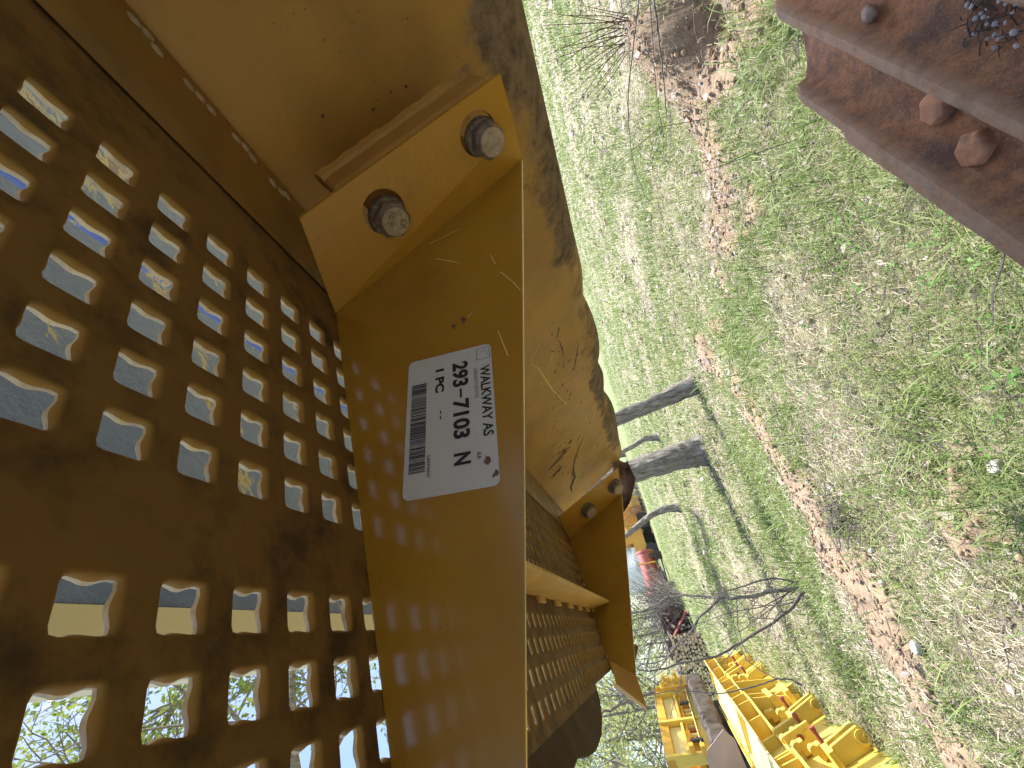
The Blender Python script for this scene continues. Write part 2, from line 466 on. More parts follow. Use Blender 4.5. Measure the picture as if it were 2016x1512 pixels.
def lush(x, y): return fbm(x*1.5, y*1.5, 31)*.75+fbm(x*6, y*6, 32)*.35
def keep_grass(x, y): return (rng.random(len(x)) < np.clip((lush(x, y)-.34)*3.4, .06, 1)) & (rng.random(len(x)) > dirt_at(x, y)*.96)
def keep_straw(x, y): return (rng.random(len(x)) < np.clip((.80-lush(x, y))*2.2, .18, 1)) & (rng.random(len(x)) > dirt_at(x, y)*(.86-.35*(x > .5)))
link('grass', fast_mesh('grass', *blades(240000, .55, 26, 1.6, .070, .00085, .95, keep_grass, 41)), m_grass, kind='stuff')
link('tall_grass', fast_mesh('tall_grass', *blades(16000, .55, 4, 1.3, .15, .0013, 1.2, lambda x, y: keep_grass(x, y) & (fbm(x*3, y*3, 77) > .52), 43)), m_grass, kind='stuff')
link('dry_straw', fast_mesh('dry_straw', *blades(190000, .5, 22, 1.6, .075, .00062, 1, keep_straw, 45, flat=True)), m_straw, kind='stuff')

def leaves(n, r0, r1, k, size, keep):
    x, y, r = scatter(n, r0, r1, k); m = keep(x, y); x, y, r = x[m], y[m], r[m]; n = len(x)
    a = rng.random(n)*6.283; s_ = size*(.4+.9*rng.random(n)**2)*np.clip(r/2.5, .8, 3)
    z = gh(x, y)+.006+.018*rng.random(n)
    base = np.array([[-1, 0], [-.55, -.42], [.1, -.5], [1, 0], [.15, .5], [-.5, .38], [0, 0]])
    tl = (rng.random((n, 2))-.5)*1.3; cu = .25+.5*rng.random(n)
    V = np.zeros((n, 7, 3))
    for i, (u, v) in enumerate(base*1.0):
        jx, jy = u+.12*(rng.random(n)-.5), v+.12*(rng.random(n)-.5)
        V[:, i, 0] = x+s_*(jx*np.cos(a)-jy*np.sin(a)); V[:, i, 1] = y+s_*(jx*np.sin(a)+jy*np.cos(a))
        V[:, i, 2] = z+s_*(jx*tl[:, 0]*.6+jy*tl[:, 1]*.8+cu*(jx*jx*.5+jy*jy)*1.1)
    F = np.array([[6, i, (i+1) % 6] for i in range(6)])
    return V.reshape(-1, 3), (np.arange(n)[:, None, None]*7+F[None]).reshape(-1, 3), {'tint': np.repeat(rng.random(n), 7)}
link('dead_leaves', fast_mesh('dead_leaves', *leaves(8500, .6, 16, 1.6, .023, lambda x, y: rng.random(len(x)) < np.clip(1.0-lush(x, y)*1.2+.6*np.exp(-((x-.85)**2+(y-2.2)**2)/.4), .1, 1))), m_litter, kind='stuff')

def weeds(n):
    x, y, r = scatter(n, 1.0, 4.5, 1.4); m = (fbm(x*2.4, y*2.4, 88) > .53) & (dirt_at(x, y) < .5); x, y = x[m], y[m]
    vs, fs, tt = [], [], []
    for px, py in zip(x, y):
        z = float(gh(px, py)); k = random.randint(4, 8); tn = random.random(); b = .006+.010*random.random()
        for j in range(k):
            a = random.random()*6.28; l = b*(.7+.7*random.random()); e = random.uniform(.01, .05)
            o = Vector((px+math.cos(a)*l*.5, py+math.sin(a)*l*.5, z+e)); d = Vector((math.cos(a), math.sin(a), random.uniform(-.1, .5)))*l; w = Vector((-math.sin(a), math.cos(a), random.uniform(-.3, .3)))*l*.35
            i = len(vs); vs += [o, o+d*.5+w, o+d*1.1, o+d*.5-w]; fs.append((i, i+1, i+2, i+3)); tt += [tn*.7+.3*random.random()]*4
    return np.array([tuple(v) for v in vs]), np.array(fs), {'tint': np.array(tt)}
link('weeds', fast_mesh('weeds', *weeds(900)), m_weed, kind='stuff')

def lumps(n, r0, r1, k, size, keep, sink=.3):
    bm = bmesh.new(); bmesh.ops.create_icosphere(bm, subdivisions=1, radius=1)
    bv = np.array([v.co[:] for v in bm.verts]); bf = np.array([[v.index for v in f.verts] for f in bm.faces]); bm.free()
    x, y, r = scatter(n, r0, r1, k); m = keep(x, y); x, y, r = x[m], y[m], r[m]; n = len(x)
    s_ = size*(.25+rng.random(n)**3*1.5)
    sc3 = s_[:, None]*(.6+.7*rng.random((n, 3))); jit = 1+.5*(rng.random((n, len(bv)))-.5)
    a = rng.random(n)*6.28; ca, sa = np.cos(a), np.sin(a)
    P = bv[None]*jit[..., None]*sc3[:, None]
    V = np.stack([P[..., 0]*ca[:, None]-P[..., 1]*sa[:, None]+x[:, None], P[..., 0]*sa[:, None]+P[..., 1]*ca[:, None]+y[:, None], P[..., 2]*.75+gh(x, y)[:, None]+s_[:, None]*sink], -1)
    return V.reshape(-1, 3), (np.arange(n)[:, None, None]*len(bv)+bf[None]).reshape(-1, 3)
link('soil_clods', fast_mesh('soil_clods', *lumps(34000, .8, 6, 2, .010, lambda x, y: rng.random(len(x)) < dirt_at(x, y)*.8-.1)), m_clod, kind='stuff')
link('gravel', fast_mesh('gravel', *lumps(600, .7, 6, 1.6, .010, lambda x, y: rng.random(len(x)) < .16+dirt_at(x, y)*.5)), m_stone, kind='stuff')

def twigs(n):
    mb = MB()
    x, y, r = scatter(n, .7, 9, 1.7)
    for px, py, pr in zip(x, y, r):
        l = random.uniform(.05, .28); a = random.random()*6.28; z = float(gh(px, py))+.012; el = random.uniform(0, .35)
        p, pts = Vector((px, py, z)), []
        for i in range(4):
            pts.append(p.copy()); a += random.uniform(-.35, .35)
            p = p+Vector((math.cos(a), math.sin(a), math.sin(el)*random.uniform(.2, 1)))*l/3
        w = random.uniform(.0009, .0028)*max(1, pr*.4)
        mb.tube(pts, [w, w*.9, w*.7, w*.4], 4)
    return mb
twigs(1100).build('fallen_twigs', m_twig, kind='stuff')

def stone(px, py, size, label, seed):
    p = on_ground(px, py); random.seed(seed)
    bm = bmesh.new(); bmesh.ops.create_icosphere(bm, subdivisions=3, radius=1)
    me = bpy.data.meshes.new('stone')
    for v in bm.verts:
        c = v.co.copy()
        q = Vector([math.copysign(abs(k)**.6, k) for k in c])
        n_ = float(fbm(c.x*1.5+seed, c.y*1.5+c.z*2, seed))
        v.co = Vector((q.x*size[0], q.y*size[1], q.z*size[2]))*(.82+.36*n_)
    for f in bm.faces: f.smooth = True
    bm.to_mesh(me); bm.free()
    o = link('stone', me, m_stone, label=label, category='stone', group='loose stones on the soil strip')
    o.location = (p.x, p.y, float(gh(p.x, p.y))+size[2]*.45); o.rotation_euler = (.2, .1, seed*.7)
stone(1825, 1272, (.026, .022, .014), 'white blocky stone at the edge of the bare soil strip', 3)
stone(1748, 1147, (.016, .012, .010), 'round cream stone amid the bare soil up the strip from the white block', 5)
stone(1718, 1083, (.017, .009, .009), 'flat cream stone at the top end of the wide soil patch beside the brush pile', 8)
stone(1945, 922, (.024, .017, .013), 'whitish stone lying beside the dark hole in the shaded grass', 12)
stone(1643, 960, (.018, .014, .011), 'pale lump of stone where the narrow soil strip starts to widen', 15)

# ---------------------------------------------------------------- the steel walkway
D = .15                                    # lens to deck, metres; the walkway frame is measured in this unit
vA, vB, vC = Vector((-.30872, -.77906, .54567)), Vector((-.90596, .41558, .08077)), Vector((.28969, .46942, .83410))
wA, wB, wC = M @ vA, M @ vB, M @ vC        # along the deck, up through it, across it
def Q(a, b, c): return EYE + (wA*a + wB*b + wC*c)*D
def hit(px, py, n, k):                     # n in walkway axes, plane n.X = k
    d = ray(px, py); nv = (wA*n[0]+wB*n[1]+wC*n[2])
    return EYE + d*(k*D/d.dot(nv))
def loc3(p):
    v = (p-EYE)/D
    return v.dot(wA), v.dot(wB), v.dot(wC)

walk = empty('steel_walkway', Q(0, 1, 1.65), label='yellow perforated steel walkway seen from below with a part label on its skirt', category='walkway')
CF = 1.651                                 # skirt plane
PITA, PITC = .1967, .1988
rows_ = [.1833+PITA*n for n in range(-2, 2)] + [.7767+PITA*n for n in range(0, 6)]
SK0, SK1 = (2.06, 9.55), (-.35, 8.15)
def skc(a): return SK1[1]+(SK0[1]-SK1[1])*(a-SK1[0])/(SK0[0]-SK1[0])

def deck_mesh():
    N = 32
    th = np.arange(N)*2*math.pi/N+math.pi/4
    sq = np.stack([np.cos(th), np.sin(th)], 1); sq = sq/np.abs(sq).max(1, keepdims=True)*.5
    ci = np.stack([np.cos(th), np.sin(th)], 1)
    star = .400*(1-.44*(np.abs(np.cos(2*th))**1.1))*(1+.015*np.cos(12*th))   # four pulled-in sides, corners on the diagonals
    rsq = .300*(np.abs(np.cos(th))**8+np.abs(np.sin(th))**8)**-.125
    def rg(k, g=1.): return ci*((rsq*(1-k)+star*k)*g)[:, None]
    prof = [(rg(0, 1.12), 1.0), (rg(0, 1.04), 1.0015), (rg(.05, .98), 1.006), (rg(.45), 1.013), (rg(.72), 1.021),
            (rg(1., 1.0), 1.032), (rg(1., 1.06), 1.036), (rg(.8, 1.11), 1.030), (rg(.2, 1.18), 1.020)]
    rings = [(sq, 1.0)]+prof+[(sq, 1.022)]
    cell = np.zeros((len(rings), N, 3))
    for i, (p, b) in enumerate(rings):
        cell[i, :, 0] = p[:, 0]*PITA; cell[i, :, 1] = b; cell[i, :, 2] = p[:, 1]*PITC
    F = []
    for i in range(len(rings)-1):
        for k in range(N): F.append((i*N+k, i*N+(k+1) % N, (i+1)*N+(k+1) % N, (i+1)*N+k))
    F = np.array(F)
    V, FF, nV = [], [], 0
    quads = []
    for a in rows_:
        lim = skc(a)-.12
        c0 = .468-8*PITC
        k = 0
        while True:
            c = c0+PITC*k
            if c > lim: break
            V.append((cell+np.array([a, 0, c])).reshape(-1, 3)); FF.append(F+nV); nV += cell.shape[0]*N; k += 1
        quads.append((a-PITA/2, a+PITA/2, c-PITC/2, skc(a)+.03))
    c0 = .468-8.5*PITC
    rr = sorted(rows_)
    quads += [(rr[-1]+PITA/2, 2.86, c0, 10.7), (rr[3]+PITA/2, rr[4]-PITA/2, c0, skc(.58)+.03), (rr[0]-PITA/2-.05, rr[0]-PITA/2, c0, 6.2)]
    QV = []
    for a0, a1, q0, q1 in quads:
        for b in (1.0, 1.022):
            QV += [(a0, b, q0), (a1, b, q0), (a1, b, q1), (a0, b, q1)]
    allv = np.concatenate(V+[np.array(QV)]); qf = nV+np.arange(len(QV)).reshape(-1, 4)
    ff = np.concatenate(FF+[qf])
    basis = np.array([wA[:], wB[:], wC[:]])
    wv = allv@basis*D+np.array(EYE[:])-np.array(walk.location[:])
    me = fast_mesh('deck_plate', wv, ff)
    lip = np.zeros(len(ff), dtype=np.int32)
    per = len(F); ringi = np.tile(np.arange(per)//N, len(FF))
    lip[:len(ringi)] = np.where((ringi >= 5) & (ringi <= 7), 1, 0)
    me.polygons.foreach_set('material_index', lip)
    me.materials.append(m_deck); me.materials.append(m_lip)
    sun_halo = np.zeros(len(wv)); rv = np.array([0, 0, .22, .6, .9, 1, 1, 1, .6, .2, 0]); sun_halo[:nV] = np.tile(np.repeat(rv, N), nV//(N*len(rv)))
    at = me.attributes.new('sun_halo', 'FLOAT', 'POINT'); at.data.foreach_set('value', sun_halo.astype(np.float32))
    bm = bmesh.new(); bm.from_mesh(me)
    bmesh.ops.remove_doubles(bm, verts=bm.verts, dist=2e-5)
    bm.to_mesh(me); bm.free()
    sm = np.ones(len(me.polygons), dtype=bool); me.polygons.foreach_set('use_smooth', sm)
    me.set_sharp_from_angle(angle=rad(50))
    return me
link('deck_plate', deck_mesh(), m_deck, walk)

def set_attr(o, name, vals):
    at = o.data.attributes.new(name, 'FLOAT', 'POINT'); at.data.foreach_set('value', list(vals))

# end panel: a flat sheet rolled away along its lower edge, dented towards its far end
PA, PS = 2.86, .36                         # the panel leans out by PS as it goes down
PN = (1, PS, 0)
PK = PA+PS
def pa(b): return PK-PS*b
prof = [(pa(b), b) for b in (1.0, .7, .4, .15, -.05, -.2, -.35, -.5, -.60)]
for k in range(1, 11):
    a_ = math.pi*.62*k/10
    prof.append((pa(-.60)+.36*(1-math.cos(a_))+.12*math.sin(a_), -.60-.38*math.sin(a_)))
nC = 110
cs = np.concatenate([np.linspace(-3, 0, 6)[:-1], np.geomspace(1, 11.6, nC-5)-1])
def panel_pt(i, j, off=0):
    a, b = prof[j]; c = cs[i]
    e = max(0, min(1, (-b-.2)/.7))                   # 0 on the flat, 1 at the lower edge
    dent = 0
    for cc, w, dp in ((4.55, .30, .10), (5.6, .5, -.05), (6.3, .35, .12), (7.35, .5, .16), (8.6, .5, -.05)):
        dent += dp*math.exp(-((c-cc)/w)**2)
    dent += .05*(float(fbm(c*2.2, b*3, 8))-.5)*(c > 3.5)
    return Q(a+off, b+dent*e*.6, c), e, a, b, c
mb = MB(); mud = []
for side, off in ((0, 0), (1, .03)):
    vs = []
    for i in range(len(cs)):
        for j in range(len(prof)):
            p, e, a, b, c = panel_pt(i, j, off)
            vs.append(p)
            g = max(0, (-b-.28)/.62)
            big = float(fbm(c*.9+3, b*1.3, 51))
            m_ = g*.95*(.55+big) if c < 3.6 else g*.62*(.35+big*1.1)
            m_ += .55*math.exp(-(((c-1.2)/.3)**2+((b+.68)/.22)**2))
            m_ += .6*math.exp(-(((c-6.5)/.7)**2+((b+.8)/.2)**2))+.55*math.exp(-(((c-8.3)/.9)**2+((b+.8)/.25)**2))
            mud.append(min(1, m_))
    nj = len(prof)
    fs = [(i*nj+j, (i+1)*nj+j, (i+1)*nj+j+1, i*nj+j+1) for i in range(len(cs)-1) for j in range(nj-1)]
    mb.add(vs, fs)
o = mb.build('end_panel', m_panel, walk, smooth=True, fix=False)
set_attr(o, 'mud', mud)

# flat bar welded under the deck along the end panel, its plug welds whitish
mb = MB()
def bar_pt(u, v): return Q(2.19+u*.66, .988-.025*math.sin(u*math.pi)**.5, -2+v*12.4)
mb.grid(bar_pt, 8, 4)
mb.build('deck_bar', m_bar, walk, smooth=True)
mb = MB()
for k in range(0, 18):
    c = -.4+k*.262
    for q in range(3):
        mb.lathe(Q(2.70+random.uniform(-.03, .03), .972, c+(q-1)*.05+random.uniform(-.012, .012)), -wB, [(.0055, -.002), (.0045, .0012), (.002, .0019)], 7)
    if c > CF-.15: break
mb.build('weld_bead', m_weld, walk, smooth=True)

# the labelled skirt and its bent, bolted tab
K1, K2 = (2.075, .999), (2.549, -.412)
def edge_b(a): return .480-.350*a
TH = .024
def flange_pt(u, v):
    # u 0 at the crease, 1 at the open end; v 0 at the deck, 1 at the lower edge
    top = (K1[0]+(-1.15-K1[0])*u, .999)
    a1 = 2.63+(-1.15-2.63)*u
    bot = (a1, edge_b(a1))
    return Q(top[0]+(bot[0]-top[0])*v, top[1]+(bot[1]-top[1])*v, CF)
def two_sided(fn, nu, nv, vec):
    mb = MB().grid(fn, nu, nv)
    n = (nu+1)*(nv+1); vec = Vector(vec)
    vs = [p+vec for p in map(Vector, mb.v)]
    fs = [tuple(i+n for i in f[::-1]) for f in mb.f]
    rim = [i*(nv+1) for i in range(nu+1)] + [nu*(nv+1)+j for j in range(1, nv+1)] + [i*(nv+1)+nv for i in range(nu-1, -1, -1)] + [j for j in range(nv-1, 0, -1)]
    fs += [(rim[k], rim[(k+1) % len(rim)], rim[(k+1) % len(rim)]+n, rim[k]+n) for k in range(len(rim))]
    mb.v += [tuple(p) for p in vs]; mb.f += fs
    return mb
two_sided(flange_pt, 60, 18, wC*D*TH).build('skirt_plate', m_flange, walk, smooth=True, bevel=.0005)

k1, k2, t1 = Q(*K1, CF), Q(*K2, CF), Q(2.20, .812, 1.12)
tn = (k2-k1).cross(t1-k1).normalized()                # the tab is bent parallel to the end panel
if tn.dot(wA) > 0: tn = -tn                           # towards the camera
def on_tab(px, py, off=0): return on_plane(px, py, k1+tn*off, tn)
T2, T3 = on_tab(985, 145), on_tab(1012, 245)
Ee = Q(2.63, edge_b(2.63), CF)
def ring_on(px, py, r, sx=1., n=26, off=0, sh=(0, 0)):
    c = on_tab(px, py)
    e1 = (T2-t1).normalized(); e2 = tn.cross(e1)
    return [c+e1*(math.cos(2*math.pi*k/n)*r*sx*D+sh[0]*D)+e2*(math.sin(2*math.pi*k/n)*r*D+sh[1]*D)+tn*off for k in range(n)]
BOLTS = [(763, 424), (948, 272)]
SLOT = [(757, 417), (942, 264)]
mb = MB().holed([[k1, t1, T2, T3, Ee], ring_on(*SLOT[0], .124), ring_on(*SLOT[1], .120)], -tn*D*.03)
o = mb.build('bolted_tab', m_tab, walk)
mudv = []
for v in o.data.vertices:
    mudv.append(0.)
set_attr(o, 'mud', mudv)
# bracket behind the tab, welded to the end panel
e1 = (T2-t1).normalized(); e2 = tn.cross(e1)
if e2.dot(wC) > 0: e2 = -e2                           # outwards, towards the camera
s0 = on_tab(655, 379, -.032*D); s1 = on_tab(968, 152, -.032*D)
mb = MB().prism([s0-e2*.07*D, s1-e2*.07*D, s1+e2*.012*D, s0+e2*.012*D], -tn*D*.22)
o = mb.build('weld_bracket', m_panel, walk, bevel=.004)
set_attr(o, 'mud', [.12]*len(o.data.vertices))
m0, m1 = s0.lerp(s1, .15)-e2*.30*D, s0.lerp(s1, .85)-e2*.30*D
o = MB().prism([m0, m1, m1-e2*.12*D, m0-e2*.12*D], -tn*D*.72).build('bracket_web', m_panel, walk)
set_attr(o, 'mud', [.12]*len(o.data.vertices))
pts = [(s0+e2*.0*D-tn*.23*D).lerp(s1-tn*.23*D, k/24)+tn*random.uniform(-.008, .008)*D for k in range(25)]
mb = MB().tube(pts, [.05*D*random.uniform(.85, 1.1) for k in range(25)], 8)
o = mb.build('weld_fillet', m_panel, walk, smooth=True)
set_attr(o, 'mud', [.1+.5*(k/len(o.data.vertices))**3 for k in range(len(o.data.vertices))])

def text_obj(name, s, size, o, ex, ey, mat, parent, lift=0, sx=1., bold=0., extrude=0):
    """o = lower left corner of the word, ex = reading direction, ey = up the letters"""
    cu = bpy.data.curves.new(name, 'FONT'); cu.body = s; cu.size = size; cu.offset = bold; cu.extrude = extrude; cu.resolution_u = 4
    tmp = bpy.data.objects.new('tmp', cu); col.objects.link(tmp)
    bpy.context.view_layer.update()
    me = bpy.data.meshes.new_from_object(tmp.evaluated_get(bpy.context.evaluated_depsgraph_get()))
    bpy.data.objects.remove(tmp); bpy.data.curves.remove(cu)
    ez = ex.cross(ey).normalized()
    o0 = origin(parent)
    for v in me.vertices: v.co = o+ex*(v.co.x*sx)+ey*v.co.y+ez*(lift+v.co.z)-o0
    me.materials.clear()
    return link(name, me, mat, parent)

def hexbolt(c, n, up, r, name, parent, mats, hgt=.13, txt=True):
    w = up.cross(n).normalized()
    mb = MB().lathe(c, n, [(r*1.08, 0), (r*1.08, .03*D), (r*1.0, .045*D)], 28, ref=up)
    mb2 = MB().lathe(c, n, [(r*.98, .045*D), (r*.98, (hgt-.035)*D), (r*.78, hgt*D)], 6, phase=random.random(), ref=up)
    b = mb2.build(name, mats[0], parent, bevel=.0012)
    mb.build('washer', mats[0], b, smooth=True)
    f = MB().lathe(c, n, [(r*.74, hgt*D-.0006), (r*.70, hgt*D+.0006), (r*.3, hgt*D+.0009)], 18, ref=up).build('bolt_face', mats[1], b, smooth=True)
    return b, c+n*(hgt*D+.0013), w
upT = (t1-T2).normalized()
for i, (bx, by) in enumerate(BOLTS):
    c = on_tab(bx, by, -.05*D)
    b, fc, w = hexbolt(c, tn, upT, .108*D, 'bolt', walk, (m_boltside, m_bolthead))
    if i == 0:
        ex = (on_tab(765, 470)-on_tab(775, 420)).normalized(); ey = tn.cross(ex)
        text_obj('bolt_lettering', '10.9', .0072, fc-ex*.009-ey*.0075, ex, ey, m_boltside, b, .0002, bold=.00012)
        text_obj('bolt_lettering', 'LF', .0072, fc-ex*.004+ey*.0035, ex, ey, m_boltside, b, .0002, bold=.00012)

# the part label
L0, L1, L2, L3 = Vector((1.460, .619)), Vector((1.353, .184)), Vector((.657, .357)), Vector((.757, .792))
lo = (L0+L1+L2+L3)/4
le = ((L3-L0)+(L2-L1)).normalized(); lf = Vector((le.y, -le.x))
if lf.dot(L1-L0) < 0: lf = -lf
LW, LH = .722*D, .447*D
off = -.004
ex = (wA*le.x+wB*le.y).normalized(); ey = (wA*lf.x+wB*lf.y).normalized()
lc0 = Q(lo.x, lo.y, CF+off*1.0)
org = lc0-ex*LW/2-ey*LH/2
def corner_ring(w, h, r, n=5):
    pts = []
    for (cx_, cy_, a0) in ((w-r, r, -90), (w-r, h-r, 0), (r, h-r, 90), (r, r, 180)):
        for k in range(n+1):
            a = rad(a0+90*k/n); pts.append((cx_+r*math.cos(a), cy_+r*math.sin(a)))
    return pts
lab = MB().prism([org+ex*x+ey*y for x, y in corner_ring(LW, LH, .0045)], wC*D*.0032).build('part_label', m_paper, walk)
def word(s, x, y, hgt, length, mat=None, bold=0.):
    """x, y, hgt, length as fractions of the label's size, measured from its reading corner"""
    cap = hgt*LH/.70
    o = text_obj('label_lettering', s, cap, org+ex*x*LW+ey*y*LH, ex, ey, mat or m_ink, lab, .00025, bold=bold)
    o0 = origin(lab); xs = [(v.co+o0-org).dot(ex) for v in o.data.vertices]
    w = max(xs)-min(xs); k = length*LW/w; x0 = min(xs)
    for v in o.data.vertices:
        q = (v.co+o0-org).dot(ex); v.co += ex*((x*LW+(q-x0)*k)-q)
word('WALKWAY AS', .172, .868, .105, .512, bold=.0002)
word('293', .098, .555, .165, .195, bold=.0006)
word('7103', .392, .555, .165, .275, bold=.0006)
word('N', .762, .555, .165, .077, bold=.0006)
word('1 PC', .118, .345, .095, .185, bold=.0004)
word('03E0A01Y12P35T05', .182, .79, .045, .225, m_faint)
word('GERMANY', .735, .255, .036, .145)
word('AA', .778, .785, .05, .046)
mb = MB()
def lab_bar(x0, x1, y0, y1): mb.add([org+ex*x*LW+ey*y*LH-wC*D*.0017 for x, y in ((x0, y0), (x1, y0), (x1, y1), (x0, y1))], [(0, 1, 2, 3)])
lab_bar(.310, .378, .625, .648); lab_bar(.442, .466, .395, .408); lab_bar(.482, .506, .395, .408)
mb.build('label_dashes', m_ink, lab)
mb = MB(); x = .205; random.seed(5)
while x < .842:
    w = random.choice([.0022, .0022, .0035, .0060, .0082]); lab_bar(x, x+w, .055, .235); x += w+random.choice([.0025, .0030, .0042, .0065])
mb.build('barcode', m_ink, lab)
mb = MB()
for x0, x1, y0, y1 in ((.03, .118, .985-.008, .985), (.03, .118, .83, .838), (.03, .033, .83, .985), (.115, .118, .83, .985), (.055, .09, .945, .95), (.055, .0575, .875, .945)): lab_bar(x0, x1, y0, y1)
mb.build('label_emblem', m_faint, lab)
mb = MB()
for cxp, cyp, r in ((.838, .905, .020), (.925, .985, .014), (.94, .955, .008)):
    mb.add([org+ex*(cxp+r*(1.5+.5*math.cos(k*2.1))*math.cos(k*.628)*.8)*LW+ey*(cyp-.01+r*math.sin(k*.628)*1.7*(1.1+.4*math.sin(k*1.7)))*LH-wC*D*.0019 for k in range(10)], [tuple(range(10))])
mb.build('label_tear', m_chip, lab)

# far skirt with bolted tab, cross beam, far bar
S0, S1 = Q(SK0[0], 1, SK0[1]), Q(SK1[0], 1, SK1[1])
sn = (S1-S0).cross(wB).normalized()
if sn.dot(wC) > 0: sn = -sn
def on_sk(px, py): return on_plane(px, py, S0, sn)
mb = two_sided(lambda u, v: S0.lerp(S1, u).lerp(on_sk(1224, 972).lerp(on_sk(1252, 1328), u), v), 20, 6, -sn*.004)
mb.build('skirt_plate', m_flange, walk, smooth=True)
ft0 = S0; ft1 = on_sk(1224, 972)
fo0 = ft0+wA*.33*D-wC*.62*D; 
fo1 = on_plane(1216, 921, ft1, (ft1-ft0).cross(fo0-ft0).normalized())
mb = MB().prism([ft0, fo0, fo1, ft1], -sn*.006)
o = mb.build('bolted_tab', m_tab, walk); set_attr(o, 'mud', [0]*len(o.data.vertices))
ftn = (ft1-ft0).cross(fo0-ft0).normalized()
if ftn.dot(wC) > 0: ftn = -ftn
for bx, by in ((1156, 1003), (1209, 957)):
    c = on_plane(bx, by, ft0, ftn)
    hexbolt(c, ftn, (ft0-ft1).normalized(), .16*D, 'bolt', walk, (m_boltside, m_bolthead), .16)
MB().box(Q(.60, .655, CF+.03), wA*D*.035, wB*D*.343, wC*D*(skc(.6)-CF-.05)).build('cross_beam', m_beam, walk, bevel=.001)
for k in range(9):
    MB().box(Q(.54, .966, 2.9+k*.82), wA*D*.06, wB*D*.033, wC*D*.30).build('beam_weld', m_beam, walk, bevel=.001)
# torn rusted corner hanging below the far end of the panel
def torn(u, v):
    px = 1203+u*(52-26*abs(v-.42)*2); py = 893+v*112+u*(6-14*v)
    q = at_range(px+4*math.sin(v*5+u*3), py, 1.62)
    return q+wC*D*(.5*math.sin(u*2.6)-.25*math.sin(v*6)*u)
two_sided(torn, 10, 12, wC*.006).build('torn_corner', m_torn, walk, smooth=True)
# bent-down flap at the open end of the deck and the curled end of the far skirt
fl = [(1036, 1440), (1060, 1424), (1090, 1404), (1120, 1378), (1150, 1352), (1166, 1338), (1172, 1344), (1182, 1376), (1187, 1412), (1186, 1448), (1176, 1478), (1160, 1490), (1140, 1493), (1133, 1512), (1120, 1560), (1030, 1600)]
fp = Q(-.36, 1, 3); fnv = (wB-wA*.25).normalized()
cen = on_plane(1100, 1450, fp, fnv)
mb = MB().prism([on_plane(x, y, fp, fnv) for x, y in fl], wB*D*.03)
mb.build('deck_flap', m_darkrust, walk, bevel=.003)
def curl(u, v):
    p0 = on_sk(1200, 1300).lerp(on_sk(1252, 1330), v)
    a = u*1.9
    return p0+(S1-S0).normalized()*.085*math.sin(a)+sn*.06*(1-math.cos(a))*(1-.45*v)
two_sided(curl, 14, 10, -sn*.004).build('curled_end', m_beam, walk, smooth=True)
MB().prism([on_plane(x, y, S0-sn*.05, sn) for x, y in ((1246, 1266), (1256, 1272), (1250, 1296), (1246, 1300))], -sn*.006).build('clip', m_torn, walk)

# chipped paint and scratches on the end panel
mb = MB()
def chip(path, w, mbx, off=-.006):
    pts = [hit(x, y, PN, PK+off) for x, y in path]
    for i in range(len(pts)-1):
        d = (pts[i+1]-pts[i]).normalized(); s_ = d.cross(wA).normalized()
        k = len(pts)-1
        w0 = w*D*(.35+.65*math.sin(math.pi*i/k) if k > 1 else .8); w1 = w*D*(.35+.65*math.sin(math.pi*(i+1)/k) if k > 1 else .3)
        mbx.add([pts[i]-s_*w0, pts[i+1]-s_*w1, pts[i+1]+s_*w1, pts[i]+s_*w0], [(0, 1, 2, 3)])
for x0, y0, x1, y1, w in ((1081, 925, 1122, 880, .05), (1083, 942, 1109, 917, .045), (1104, 893, 1112, 884, .035), (1118, 875, 1126, 866, .03)):
    n = 7
    chip([(x0+(x1-x0)*k/n+random.uniform(-1.5, 1.5), y0+(y1-y0)*k/n+random.uniform(-1.5, 1.5)) for k in range(n+1)], w, mb)
chip([(1149, 860), (1140, 880), (1133, 900), (1129, 918), (1127, 932), (1124, 944)], .014, mb)
chip([(1129, 918), (1128, 930), (1130, 940), (1126, 950), (1123, 960), (1126, 968)], .05, mb)
chip([(1101, 645), (1098, 662)], .012, mb); chip([(1102, 672), (1107, 688), (1109, 700)], .010, mb); chip([(1139, 675), (1133, 712), (1130, 730)], .010, mb)
random.seed(31)
for k in range(70):
    x = random.uniform(1085, 1195); y = random.uniform(660, 960)
    if x-1085 > (y-560)*.5: continue
    l = random.uniform(2, 9); chip([(x, y), (x+l*.55, y-l)], random.uniform(.006, .018), mb)
for k in range(45):
    x = random.uniform(430, 1000); y = random.uniform(0, 330)
    if y > 400-(1000-x)*.75 and y > 120: continue
    l = random.uniform(1.5, 5); chip([(x, y), (x+l*.4, y+l)], random.uniform(.004, .009), mb)
mb.build('paint_chips', m_chip, walk, kind='stuff')
mb = MB()
chip([(1045, 715), (1060, 725), (1075, 748), (1090, 770), (1105, 785), (1117, 797)], .012, mb)
chip([(1090, 676), (1086, 705), (1078, 728)], .006, mb); chip([(1062, 678), (1050, 700), (1044, 712)], .006, mb)
mb.build('pale_scratches', m_scratch, walk, kind='stuff')
mb = MB()
for px, py, r in ((735, 215, .03), (800, 170, .025), (636, 228, .03), (880, 80, .0)):
    if r: mb.lathe(hit(px, py, PN, PK-.004), -wA, [(r*D*.4, 0), (r*D*.3, .0012)], 5)
mb.build('dirt_speck', m_chip, walk, kind='stuff')
mb = MB()
for px, py, r in ((893, 643, .018), (912, 630, .022), (690, 1113, .02), (843, 515, .0)):
    if r:
        c = hit(px, py, (0, 0, 1), CF-.002)
        mb.add([c+(wA*math.cos(k)+wB*math.sin(k)*.6)*r*D*(1+.3*math.sin(3*k)) for k in np.linspace(0, 6.0, 10)], [tuple(range(10))])
mb.build('paint_chips', m_chip, walk, kind='stuff')
mb = MB()
